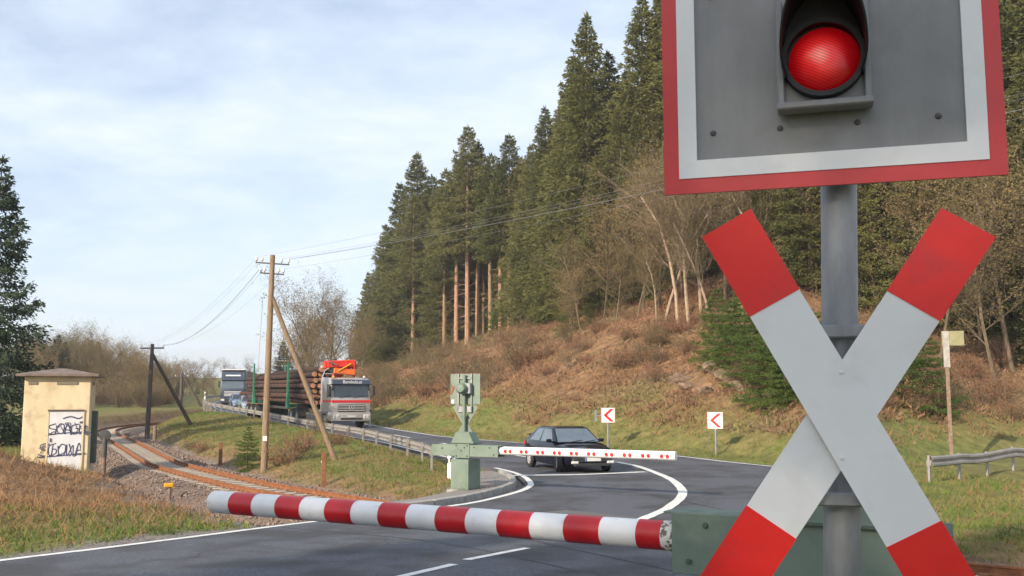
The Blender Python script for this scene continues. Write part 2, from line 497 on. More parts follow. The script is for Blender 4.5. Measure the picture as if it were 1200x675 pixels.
# ------------------------------------------------------------------ plan of the place (metres; x right, y away)
def V2(x, y): return Vector((x, y))
GUARD = [V2(-2.55, 31.5), V2(-3.4, 35.6), V2(-5.2, 41.0), V2(-7.35, 47), V2(-10.1, 53), V2(-14.4, 63), V2(-19, 73), V2(-24.2, 84), V2(-31.2, 100), V2(-39, 128), V2(-44, 160)]
L_EDGE = [V2(-16.6, -1.2), V2(-11.4, 5.3)] + [G(*p) for p in ((0, 655), (190, 632), (360, 611), (470, 598.5), (540, 590), (582, 581), (606, 574), (614, 569.5), (615, 566.5), (611, 561), (602, 556), (590, 552), (577, 549))] + \
    [V2(-1.6, 35.5), V2(-3.9, 41.0), V2(-6.2, 47), V2(-9.1, 53.3), V2(-13.5, 63.4), V2(-18.2, 73.4), V2(-23.4, 84.4), V2(-30.4, 100.4), V2(-38.2, 128.3), V2(-43.2, 160)]
R_FAR = [V2(9.9, 27.6)] + [G(*p) for p in ((1000, 556), (900, 545), (790, 533), (690, 525), (613, 518.5), (560, 514.5), (521, 511), (480, 506.5), (440, 501))] + \
    [V2(-13.0, 75), V2(-17.8, 86), V2(-24.8, 102), V2(-32.6, 129.5), V2(-37.6, 160)]
R_FAR[8] = R_FAR[8] + V2(0.5, 0); R_FAR[9] = R_FAR[9] + V2(0.9, 0)
R_NEAR = [V2(-7.0, -5.6), V2(-1.4, 3.2), V2(1.0, 6.3), V2(2.6, 8.4), V2(4.2, 10.4), V2(5.4, 12.5), V2(6.7, 15.5), V2(7.9, 19), V2(9.0, 22.4)]
ROAD_POLY = L_EDGE + R_FAR[::-1] + R_NEAR[::-1]
TRACK = [V2(17, 2.4), V2(11.5, 6.9), V2(7.2, 10.6), V2(4.5, 13.0), V2(2.3, 15.3), V2(0.1, 17.8), V2(-2.1, 20.5), V2(-3.95, 22.8), V2(-5.6, 24.9), V2(-7.0, 26.8), V2(-9.9, 31.4), V2(-12.2, 35.3), V2(-14.2, 39.2), V2(-18.2, 47.2), V2(-23.2, 57), V2(-26.8, 66), V2(-29.0, 76), V2(-29.4, 86), V2(-28.2, 100), V2(-25.0, 118), V2(-18, 140)]

def catmull(pts, step):
    out = []
    P = [pts[0] * 2 - pts[1]] + list(pts) + [pts[-1] * 2 - pts[-2]]
    for i in range(1, len(P) - 2):
        p0, p1, p2, p3 = P[i - 1], P[i], P[i + 1], P[i + 2]
        n = max(1, int((p2 - p1).length / step))
        for k in range(n):
            t = k / n
            out.append(0.5 * ((2 * p1) + (p2 - p0) * t + (2 * p0 - 5 * p1 + 4 * p2 - p3) * t * t + (3 * p1 - p0 - 3 * p2 + p3) * t ** 3))
    out.append(pts[-1].copy())
    return out
def resample(pts, step):
    out = [pts[0].copy()]; acc = 0.0
    for a, b in zip(pts, pts[1:]):
        L = (b - a).length; pos = step - acc
        while pos <= L:
            out.append(a + (b - a) * (pos / L)); pos += step
        acc = L - (pos - step)
    return out
def smooth(pts, step): return resample(catmull(pts, step / 3), step)
def dist_poly(X, Y, pts):
    best = np.full(X.shape, 1e9); side = np.zeros(X.shape)
    for a, b in zip(pts, pts[1:]):
        ex, ey = b.x - a.x, b.y - a.y
        l2 = ex * ex + ey * ey
        t = np.clip(((X - a.x) * ex + (Y - a.y) * ey) / l2, 0, 1)
        qx, qy = X - (a.x + t * ex), Y - (a.y + t * ey)
        d = np.hypot(qx, qy)
        cr_ = ex * qy - ey * qx
        m = d < best
        best = np.where(m, d, best); side = np.where(m, np.sign(cr_), side)
    return best, side
def in_poly(X, Y, poly):
    ins = np.zeros(X.shape, bool)
    n = len(poly)
    for i in range(n):
        a, b = poly[i], poly[(i + 1) % n]
        if a.y == b.y: continue
        c = ((a.y > Y) != (b.y > Y)) & (X < (b.x - a.x) * (Y - a.y) / (b.y - a.y) + a.x)
        ins ^= c
    return ins
def sstep(a, b, x):
    t = np.clip((x - a) / (b - a), 0, 1)
    return t * t * (3 - 2 * t)

HILL_LINE = [V2(260, 190), V2(80, 82), V2(30, 43), V2(18.6, 36.2), V2(13.0, 31.2)] + [p for p in R_FAR[1:]] + [V2(-42, 200), V2(-60, 400)]
L_S, RF_S, RN_S = smooth(L_EDGE, 0.6), smooth(R_FAR, 1.0), smooth(R_NEAR, 0.6)
POLY_S = L_S + RF_S[::-1] + RN_S[::-1]
TRACK_S = smooth(TRACK, 0.6)
def track_z(y): return min(B(y), 0.0)               # top of the rails
def hnoise(X, Y, s, seed):
    r = np.random.default_rng(seed)
    out = np.zeros(X.shape)
    for k in range(6):
        a = r.uniform(0, 2 * PI); f = s * (0.6 + 1.1 * r.random()) * (1 + .35 * k); ph = r.uniform(0, 6.28)
        out += np.sin((X * math.cos(a) + Y * math.sin(a)) * f + ph) / (1 + .35 * k)
    return out / 4
def height_full(X, Y):
    base = np.interp(Y, BY, BZ)
    tz = np.minimum(base, 0.0) - 0.42
    dr, _ = dist_poly(X, Y, TRACK_S[::4])
    dl, sl = dist_poly(X, Y, L_S[::3] )
    inroad = in_poly(X, Y, POLY_S)
    z = base - 0.05 + 0.06 * hnoise(X, Y, 0.9, 3)
    # raised bank between the track and the road
    between = (Y > 24) & (X > -45)
    bank = np.exp(-((dr - 9.0) / 5.5) ** 2) * sstep(28, 42, Y) * (1 - sstep(95, 120, Y)) * np.where(dist_side(X, Y) > 0, 1, 0)
    z = z + 0.55 * bank * sstep(0.5, 3.0, dl)
    # dry mound left of the track
    z = z + 1.45 * np.exp(-(((X + 15.0) / 4.0) ** 2 + ((Y - 23.2) / 3.8) ** 2)) + 0.30 * np.exp(-(((X + 9.5) / 2.6) ** 2 + ((Y - 17.6) / 2.6) ** 2))
    z = z + 0.10 * hnoise(X, Y, 1.6, 8) * sstep(1.0, 3.0, dl) * sstep(3, 5, dr)
    # track formation
    w = sstep(1.9, 3.8, dr)
    z = tz * (1 - w) + z * w
    # hillside
    dh, sh = dist_poly(X, Y, HILL_LINE)
    d = np.where(in_poly(X, Y, HILL_LINE + [V2(-60, 5000), V2(5000, 5000), V2(5000, 190)]), dh, 0)
    hill = 0.10 * np.clip(d, 0, 2) + 0.46 * np.clip(d - 1.5, 0, 24) + 0.34 * np.clip(d - 25, 0, 60) + 0.10 * np.clip(d - 85, 0, 200)
    hill = hill + sstep(3, 10, d) * (0.55 * hnoise(X, Y, 0.28, 21) + 0.22 * hnoise(X, Y, 0.8, 22))
    hill = hill * (1 - 0.27 * sstep(75, 115, Y))
    z = z + hill + 5.0 * sstep(165, 270, Y) * sstep(-25, -75, X)
    z = np.where(inroad, base - 0.16, z)
    return z, dr, dl, d, inroad
_left_of_track = TRACK_S[::4]
def dist_side(X, Y):
    _, s_ = dist_poly(X, Y, _left_of_track)          # track runs from right to left: right of it is the road side
    return -s_
def heights(X, Y):                                  # bilinear on the ground grid built below
    X = np.asarray(X, float); Y = np.asarray(Y, float)
    i = np.clip(np.searchsorted(gx, X) - 1, 0, len(gx) - 2); j = np.clip(np.searchsorted(gy, Y) - 1, 0, len(gy) - 2)
    u = (X - gx[i]) / (gx[i + 1] - gx[i]); v = (Y - gy[j]) / (gy[j + 1] - gy[j])
    return (GZ[j, i] * (1 - u) + GZ[j, i + 1] * u) * (1 - v) + (GZ[j + 1, i] * (1 - u) + GZ[j + 1, i + 1] * u) * v
def height(x, y):
    return float(heights(np.array([float(x)]), np.array([float(y)]))[0])
def hit(px, py, D0=8, D1=160):                      # where a pixel's ray meets the terrain
    d = ray(px, py)
    Ds = np.arange(D0, D1, 0.15)
    z = heights(d.x * Ds, Ds)
    w = np.nonzero(CAMZ + d.z * Ds <= z)[0]
    D = Ds[w[0]] if len(w) else D1
    return Vector((d.x * D, D, height(d.x * D, D)))

# ------------------------------------------------------------------ ground
def axis(parts):
    out = []
    for a, b, n in parts: out += list(np.linspace(a, b, n, endpoint=False))
    return np.array(out + [parts[-1][1]])
gx = axis([(-2200, -200, 14), (-200, -60, 28), (-60, -24, 48), (-24, 24, 130), (24, 60, 48), (60, 200, 28), (200, 2200, 14)])
gy = axis([(-600, -40, 10), (-40, 4, 22), (4, 50, 125), (50, 130, 110), (130, 260, 40), (260, 3000, 16)])
GX, GY = np.meshgrid(gx, gy)
GZ, gdr, gdl, gdh, gin = height_full(GX, GY)
nx, ny = len(gx), len(gy)
me = bpy.data.meshes.new('ground')
ii = np.arange(nx * ny).reshape(ny, nx)
quads = np.stack([ii[:-1, :-1], ii[:-1, 1:], ii[1:, 1:], ii[1:, :-1]], -1).reshape(-1, 4)
me.from_pydata(np.stack([GX, GY, GZ], -1).reshape(-1, 3).tolist(), [], quads.tolist())
me.shade_smooth()
# what grows or lies where: green share, gravel share
green = 0.72 + 0.5 * hnoise(GX, GY, 0.35, 31)
green = green * np.where(gdh > 0, 1 - sstep(3.0, 8.0, gdh + 2.0 * hnoise(GX, GY, 0.4, 33)), 1)
green = green * (1 - 0.95 * np.clip(1.5 * np.exp(-(((GX + 14.5) / 6.5) ** 2 + ((GY - 21) / 6.5) ** 2)), 0, 1))
green = np.clip(green * sstep(2.4, 4.2, gdr), 0, 1)
shoulder = np.clip(1 - sstep(0.25, 0.9, gdl + 0.25 * hnoise(GX, GY, 2.0, 35)), 0, 1)
grav = np.clip(np.maximum(1 - sstep(1.9 + 1.6 * ((dist_side(GX, GY) < 0) & (GY < 36)), 2.8 + 1.7 * ((dist_side(GX, GY) < 0) & (GY < 36)), gdr + 0.4 * hnoise(GX, GY, 1.5, 36)), shoulder), 0, 1)
grav = np.where((GX > -2.6) & (GX < 1.0) & (GY > 21) & (GY < 31), np.maximum(grav, 1 - sstep(1.6, 2.2, gdl)), grav)
at_ = me.attributes.new('zone', 'FLOAT_COLOR', 'POINT')
cz = np.zeros((nx * ny, 4), np.float32)
cz[:, 0] = green.ravel(); cz[:, 1] = grav.ravel(); cz[:, 3] = 1
at_.data.foreach_set('color', cz.ravel())
gm = bpy.data.materials.new('ground_cover'); gm.use_nodes = True
n, l = gm.node_tree.nodes, gm.node_tree.links
bs = n['Principled BSDF']; bs.inputs['Roughness'].default_value = 0.95; bs.inputs['Specular IOR Level'].default_value = 0.2
co = n.new('ShaderNodeTexCoord'); at_n = n.new('ShaderNodeAttribute'); at_n.attribute_name = 'zone'
sp_ = n.new('ShaderNodeSeparateColor'); l.new(at_n.outputs['Color'], sp_.inputs[0])
def noise_ramp(scale, c1, c2, p=(0.35, 0.65)):
    a = n.new('ShaderNodeTexNoise'); a.inputs['Scale'].default_value = scale; a.inputs['Detail'].default_value = 9; a.inputs['Roughness'].default_value = 0.65
    l.new(co.outputs['Object'], a.inputs['Vector'])
    b = n.new('ShaderNodeValToRGB'); b.color_ramp.elements[0].position, b.color_ramp.elements[1].position = p
    b.color_ramp.elements[0].color = (*c1, 1); b.color_ramp.elements[1].color = (*c2, 1)
    l.new(a.outputs['Fac'], b.inputs[0]); return b.outputs[0]
dry = noise_ramp(1.7, (0.13, 0.075, 0.042), (0.31, 0.19, 0.10))
grn = noise_ramp(2.2, (0.085, 0.115, 0.028), (0.20, 0.21, 0.06))
grv = noise_ramp(22, (0.12, 0.105, 0.095), (0.32, 0.285, 0.255))
m1 = n.new('ShaderNodeMixRGB'); l.new(sp_.outputs[0], m1.inputs['Fac']); l.new(dry, m1.inputs[1]); l.new(grn, m1.inputs[2])
m2 = n.new('ShaderNodeMixRGB'); l.new(sp_.outputs[1], m2.inputs['Fac']); l.new(m1.outputs[0], m2.inputs[1]); l.new(grv, m2.inputs[2])
l.new(m2.outputs[0], bs.inputs['Base Color'])
nb = n.new('ShaderNodeTexNoise'); nb.inputs['Scale'].default_value = 9; nb.inputs['Detail'].default_value = 10
l.new(co.outputs['Object'], nb.inputs['Vector'])
bmp = n.new('ShaderNodeBump'); bmp.inputs['Strength'].default_value = 0.8; bmp.inputs['Distance'].default_value = 0.08
l.new(nb.outputs['Fac'], bmp.inputs['Height']); l.new(bmp.outputs[0], bs.inputs['Normal'])
me.materials.append(gm)
tag(link('ground', me), kind='structure')

# ------------------------------------------------------------------ road, markings, kerb
def tri_fill(poly, zf, name, material, parent=None, kind=None, skirt=0.2):
    """asphalt sheet: grid cells clipped to the outline with bmesh bisects are costly, so triangulate rows"""
    import bmesh
    bm = bmesh.new()
    vs = [bm.verts.new((p.x, p.y, 0)) for p in poly]
    f = bm.faces.new(vs)
    ys = list(np.arange(-4, 30, 1.0)) + list(np.arange(30, 160, 3.0))
    for y in ys:
        bmesh.ops.bisect_plane(bm, geom=bm.verts[:] + bm.edges[:] + bm.faces[:], plane_co=(0, y, 0), plane_no=(0, 1, 0))
    bmesh.ops.triangulate(bm, faces=bm.faces[:])
    be = [e for e in bm.edges if e.is_boundary]
    r = bmesh.ops.extrude_edge_only(bm, edges=be)
    low = {v for v in r['geom'] if isinstance(v, bmesh.types.BMVert)}
    for v in bm.verts:
        v.co.z = zf(v.co.x, v.co.y) - (skirt if v in low else 0)
    bmesh.ops.recalc_face_normals(bm, faces=bm.faces[:])
    me = bpy.data.meshes.new(name); bm.to_mesh(me); bm.free()
    me.materials.append(MATS[material])
    o = link(name, me, parent)
    if kind: o['kind'] = kind
    return o
road = tri_fill(POLY_S, lambda x, y: B(y), 'road', 'asphalt', kind='structure')
def strip(name, pts, width, material, parent, dz=0.004, jag=0.0):
    mb = MB(); vs = []
    for i, p in enumerate(pts):
        t = (pts[min(i + 1, len(pts) - 1)] - pts[max(i - 1, 0)]).normalized()
        nn = Vector((-t.y, t.x))
        for s_ in (-1, 1):
            q = p + nn * s_ * (width / 2 + rng.uniform(-jag, jag))
            vs.append((q.x, q.y, B(q.y) + dz))
    mb._add(vs, [(2 * i, 2 * i + 1, 2 * i + 3, 2 * i + 2) for i in range(len(pts) - 1)])
    return mb.build(name, material, parent)
def offset(pts, d):
    out = []
    for i, p in enumerate(pts):
        t = (pts[min(i + 1, len(pts) - 1)] - pts[max(i - 1, 0)]).normalized()
        out.append(p + Vector((-t.y, t.x)) * d)
    return out
# edge lines (a little inside the asphalt)
lE = offset(L_S, -0.16)
strip('edge_line', [p for p in lE if p.y < 33], 0.16, 'road_paint', road, 0.005, 0.006)
strip('edge_line', [p for p in lE if p.y >= 36], 0.12, 'road_paint', road, 0.005)
strip('edge_line', [p for p in offset(RF_S, 0.3)], 0.14, 'road_paint', road, 0.005, 0.004)
strip('centre_line', smooth([G(*p) for p in ((722, 541.5), (745, 546), (764, 552.5), (786, 562), (799, 574), (797, 584), (780, 597), (757, 607), (725, 620))], 0.3), 0.22, 'road_paint', road, 0.009, 0.01)
strip('stop_line', smooth([G(597, 557.5), G(680, 556.5), G(764, 553)], 0.5), 0.30, 'road_paint', road, 0.013, 0.006)
for a, b in (((466, 677), (541, 659.5)), ((546, 656.5), (626, 641))):
    strip('centre_dash', smooth([G(*a), G(*b)], 0.3), 0.13, 'road_paint', road, 0.005, 0.006)
cl = smooth([(a + b) / 2 for a, b in zip(
    [V2(-1.6, 35.5), V2(-3.9, 41.0), V2(-6.2, 47), V2(-9.1, 53.3), V2(-13.5, 63.4), V2(-18.2, 73.4), V2(-23.4, 84.4), V2(-30.4, 100.4)],
    [V2(4.0, 38), V2(0.6, 44.8), V2(-1.4, 49), V2(-3.8, 55), V2(-7.6, 65), V2(-13, 75), V2(-17.8, 86), V2(-24.8, 102)])], 0.5)
for k in range(0, len(cl) - 7, 16):
    strip('centre_dash', cl[k:k + 7], 0.13, 'road_paint', road, 0.005)
def road_at_early(p): return bool(in_poly(np.array([p.x]), np.array([p.y]), POLY_S)[0])
# repair seams and patches in the asphalt
for pts, w in (([(395, 602), (560, 622), (690, 648), (800, 672)], 0.05), ([(330, 618), (500, 634), (640, 661), (700, 676)], 0.035), ([(690, 575), (760, 580), (860, 600)], 0.05)):
    strip('tar_seam', smooth([G(*p) for p in pts], 0.4), w, 'black_plastic', road, 0.003, 0.008)
rc = random.Random(19)
for _ in range(14):                                 # wandering cracks
    p = G(rc.uniform(120, 760), rc.uniform(618, 672)) if rc.random() < .7 else G(rc.uniform(640, 860), rc.uniform(548, 600))
    a = rc.uniform(0, 6.28); pts_ = [p]
    for k in range(rc.randrange(8, 22)):
        a += rc.gauss(0, .45); p = p + V2(math.cos(a), math.sin(a)) * .14; pts_.append(p)
    if all(road_at_early(q) for q in pts_):
        strip('crack', pts_, 0.011, 'black_plastic', road, 0.0022, 0.003)
strip('asphalt_patch', smooth([G(640, 600), G(742, 612), G(830, 640)], 0.4), 1.1, 'old_asphalt', road, 0.0025, 0.01)
# kerb round the gravel island
kp = [p for p in L_S if 19.8 < p.y < 31]
kp = offset(kp, 0.30)
kerb = empty('kerb', (0, 0, 0)); kerb['kind'] = 'structure'
for i in range(0, len(kp) - 2, 2):
    a, b = kp[i], kp[i + 2]
    t = (b - a); L_ = t.length; c = (a + b) / 2
    MB().box((c.x, c.y, B(c.y) + 0.01), (L_ - 0.012, 0.16, 0.20), Euler((0, 0, math.atan2(t.y, t.x))), bev=0.015).build('kerb_stone', 'concrete', kerb)
kp2 = offset(kp, 0.55)
strip('gravel_margin', kp2, 0.9, 'gravel', kerb, 0.03, 0.03)

# ------------------------------------------------------------------ railway
trk = empty('railway_track', (TRACK_S[0].x, TRACK_S[0].y, 0)); trk['kind'] = 'structure'
trk.location = (0, 0, 0)
PXY = [(p.x, p.y) for p in POLY_S]
def road_at(p):
    x, y, c = p.x, p.y, False
    x1, y1 = PXY[-1]
    for x2, y2 in PXY:
        if (y1 > y) != (y2 > y) and x < (x2 - x1) * (y - y1) / (y2 - y1) + x1: c = not c
        x1, y1 = x2, y2
    return c
# ballast bed
secs = []
prof = [(-2.4, -0.75), (-2.0, -0.42), (-1.3, -0.137), (1.3, -0.137), (2.0, -0.42), (2.4, -0.75)]
vs, fs = [], []
ts = TRACK_S
for i, p in enumerate(ts):
    t = (ts[min(i + 1, len(ts) - 1)] - ts[max(i - 1, 0)]).normalized(); nn = Vector((-t.y, t.x))
    ir = road_at(p)
    for u, w in prof:
        jw = rng.uniform(-0.006, 0.002)
        q = p + nn * (u + rng.uniform(-0.06, 0.06))
        z = track_z(p.y) + w + jw
        inr = ir or road_at(q)
        if inr: z = min(z, B(q.y) - 0.15)
        vs.append((q.x, q.y, z))
nP = len(prof)
for i in range(len(ts) - 1):
    for k in range(nP - 1):
        fs.append((i * nP + k, i * nP + k + 1, (i + 1) * nP + k + 1, (i + 1) * nP + k))
mb = MB(); mb._add(vs, fs)
bed = mb.build('ballast_bed', 'ballast_bed', trk, smooth='all')
# loose stones on the bed
stv = []
base_oct = np.array([(1, 0, 0), (0, 1, 0), (0, 0, 1), (-1, 0, 0), (0, -1, 0), (0, 0, -1)], float)
oct_f = [(0, 1, 2), (1, 3, 2), (3, 4, 2), (4, 0, 2), (1, 0, 5), (3, 1, 5), (4, 3, 5), (0, 4, 5)]
def profile_z(u):
    return float(np.interp(abs(u), [0, 1.3, 2.0, 2.4], [-0.137, -0.137, -0.42, -0.7]))
near = [i for i, p in enumerate(ts) if 4 < p.y < 62 and not road_at(p)]
for _ in range(15000):
    i = near[min(int(rng.random() ** 1.15 * len(near)), len(near) - 1)]
    p = ts[i]; t = (ts[min(i + 1, len(ts) - 1)] - ts[i - 1]).normalized(); nn = Vector((-t.y, t.x))
    u = rng.uniform(-2.1, 3.6)
    off = rng.uniform(-.3, .3)
    if abs(u) < 0.93: off = rng.choice((-1, 1)) * rng.uniform(0.165, 0.3)
    q = p + nn * u + t * off
    if abs(u) >= 1.9 and road_at(q): continue
    s_ = rng.uniform(0.026, 0.052) * (1 + 0.008 * p.y) * (0.55 if abs(u) < 1.0 else 1)
    pts = base_oct * nrng.uniform(0.6, 1.25, (6, 3)) * s_
    a = rng.uniform(0, 6.28); ca, sa = math.cos(a), math.sin(a)
    pts = pts @ np.array([[ca, sa, 0], [-sa, ca, 0], [0, 0, 1]])
    pts += np.array([q.x, q.y, (track_z(p.y) + profile_z(u) if abs(u) < 1.9 else height(q.x, q.y)) + s_ * (0.3 if abs(u) > 1.0 else -0.45)])
    for f in oct_f: stv.append(pts[list(f)])
o = link('ballast_stones', np_mesh('ballast_stones', np.concatenate(stv), 3, 'stone'), trk); o['kind'] = 'stuff'
# rails
RP = [(-0.075, -0.172), (0.075, -0.172), (0.075, -0.155), (0.012, -0.135), (0.012, -0.045), (0.036, -0.035), (0.036, -0.004), (0.028, 0.0), (-0.028, 0.0), (-0.036, -0.004), (-0.036, -0.035), (-0.012, -0.045), (-0.012, -0.135), (-0.075, -0.155)]
RP = [(a * 0.82, b * 0.756) for a, b in RP]
for sgn in (-1, 1):
    secs = []
    for i, p in enumerate(ts):
        t = (ts[min(i + 1, len(ts) - 1)] - ts[max(i - 1, 0)]).normalized(); nn = Vector((-t.y, t.x))
        q = p + nn * sgn * 0.535
        zt = track_z(p.y) + (0.012 if road_at(q) else 0.0)
        secs.append([(q.x + nn.x * a, q.y + nn.y * a, zt + b) for a, b in RP])
    MB().loft(secs).build('rail', 'rust', trk, smooth=True)
sl = MB().box((0, 0, 0), (0.25, 1.8, 0.16), bev=0.02).mesh('sleeper', 'sleeper')
fast = MB()
for s_ in (-1, 1):
    for k in (-1, 1): fast.box((0, s_ * 0.535 + k * 0.11, 0.0), (0.13, 0.07, 0.05), bev=0.01)
fast_me = fast.mesh('fastening', 'rust_pipe')
for i, p in enumerate(ts):
    if p.y > 75 or p.y < 5 or road_at(p): continue
    t = (ts[min(i + 1, len(ts) - 1)] - ts[max(i - 1, 0)]).normalized()
    o = link('sleeper', sl, trk)
    o.location = (p.x, p.y, track_z(p.y) - 0.210); o.rotation_euler = (0, 0, math.atan2(t.y, t.x) + rng.uniform(-.01, .01))
    if p.y < 48:
        f = link('fastening', fast_me, o); f.location = (0, 0, 0.09)
# ------------------------------------------------------------------ level crossing barriers
def barrier(label, loc, ang, striped, group, ch=0.40, tail=0.92):
    """origin at the pedestal's foot, boom along +x"""
    t = empty('level_crossing_barrier', loc, ang, label, 'barrier', group)
    p = MB().box((0, 0, 0.36), (0.52, 0.56, 0.80), bev=0.012)
    ped = p.build('pedestal', 'barrier_green', t)
    MB().box((0, -0.285, 0.36), (0.40, 0.012, 0.62), bev=0.004).build('door', 'barrier_green', ped)
    MB().box((0, 0.285, 0.36), (0.40, 0.012, 0.62), bev=0.004).build('door', 'barrier_green', ped)
    MB().box((0, 0, -0.03), (0.66, 0.7, 0.12), bev=0.01).build('plinth', 'concrete', ped)
    MB().prism([(-0.34, 1.14), (0.34, 1.14), (0.19, 1.42), (-0.19, 1.42)], 'y', -0.16, 0.16).build('hood', 'barrier_green', t)
    MB().box((0, 0, 1.15), (0.72, 0.40, 0.02), bev=0.004).build('hood_rim', 'dark_green', t)
    # boom carrier: two cheeks with a tray between
    for s_ in (-1, 1):
        c = MB().box(((1.04 - tail) / 2, s_ * 0.155, 0.97), (1.04 + tail, 0.014, ch), bev=0.004).build('carrier_cheek', 'barrier_green', t)
        if s_ == -1 or True:
            for bx_, bz_ in ((0.80, 0.97 + ch * .32), (0.92, 0.97 - ch * .28), (0.35, 0.97 + ch * .32), (-0.6, 1.02)):
                MB().lathe([(0.0, -0.012), (0.017, -0.012), (0.02, 0.0), (0.017, 0.014), (0.0, 0.016)], 8,
                           Matrix.Translation((bx_, s_ * 0.168, bz_)) @ Matrix.Rotation(R(-90 * s_), 4, 'X')).build('bolt', 'dark_green', c)
    MB().box((0.15, 0, 0.985 - ch / 2), (1.5, 0.29, 0.02)).build('carrier_tray', 'dark_green', t)
    MB().box((0.50, 0, 0.965 + ch / 2), (1.20, 0.29, 0.012)).build('carrier_lid', 'barrier_green', t)
    MB().box((0.05 - tail, 0, 0.97), (0.10, 0.27, min(0.30, ch - .06)), bev=0.02).build('counterweight', 'dark_green', t)
    MB().box((0, -0.172, 0.97), (0.44, 0.016, 0.36), bev=0.004).build('bearing_plate', 'barrier_green', t)
    for bx_, bz_ in ((-.16, .84), (.16, .84), (-.16, 1.1), (.16, 1.1), (-.02, .97), (.08, 1.05)):
        MB().lathe([(0.0, -0.01), (0.022, -0.01), (0.022, 0.012), (0.0, 0.014)], 8,
                   Matrix.Translation((bx_, -0.182, bz_)) @ Matrix.Rotation(R(90), 4, 'X')).build('bolt', 'dark_green', t)
    # boom
    x0, n_st, w = 1.05, 16, 0.281
    x1 = x0 + n_st * w
    rb = 0.099
    b = MB()
    b.tube([(x0 - 0.3, 0, 0.99), (x1 - 0.012, 0, 0.99), (x1 - 0.003, 0, 0.99), (x1, 0, 0.99)], [rb, rb, rb - 0.006, rb - 0.02], 28)
    boom = b.build('boom', 'boom_white', t, smooth=True)
    if striped:
        for k in range(n_st):
            if k % 2 == 1:
                xa = x1 - (k + 1) * w; xb = xa + w
                MB().tube([(xa, 0, 0.99), (xb, 0, 0.99)], rb + 0.0016, 28, cap=False).build('red_band', 'boom_red', boom, smooth=True)
        MB().tube([(x0 - 0.02, 0, 0.99), (x0 + 0.10, 0, 0.99)], rb + 0.004, 28).build('end_collar', 'scuffed', boom, smooth=True)
    else:
        for k in range(10):
            xa = x0 + 0.16 + k * 0.448
            for q in (0, 0.135):
                MB().lathe([(0.0, 0), (0.046, 0), (0.042, 0.012), (0.0, 0.016)], 12,
                           Matrix.Translation((xa + q, -rb + 0.004, 0.985)) @ Matrix.Rotation(R(90), 4, 'X')).build('reflector', 'boom_red', boom)
                MB().lathe([(0.0, 0), (0.046, 0), (0.042, 0.012), (0.0, 0.016)], 12,
                           Matrix.Translation((xa + q, rb - 0.004, 0.985)) @ Matrix.Rotation(R(-90), 4, 'X')).build('reflector', 'boom_red', boom)
    return t
b_dir = Vector((-0.86, 0.51)).normalized()
nb_pos = Vector((1.14, 6.85)) - b_dir * 1.05
barrier('green barrier machine whose lowered boom has red and white stripes', (nb_pos.x, nb_pos.y, 0.01), math.atan2(b_dir.y, b_dir.x), True, None, tail=0.66)
f_dir = -b_dir
fb_pos = Vector((-0.25, 24.2)) - f_dir * 1.05
barrier('green barrier machine on gravel island, its lowered white boom dotted with red reflectors', (fb_pos.x, fb_pos.y, B(24) + 0.0), math.atan2(f_dir.y, f_dir.x), False, None, ch=0.28)

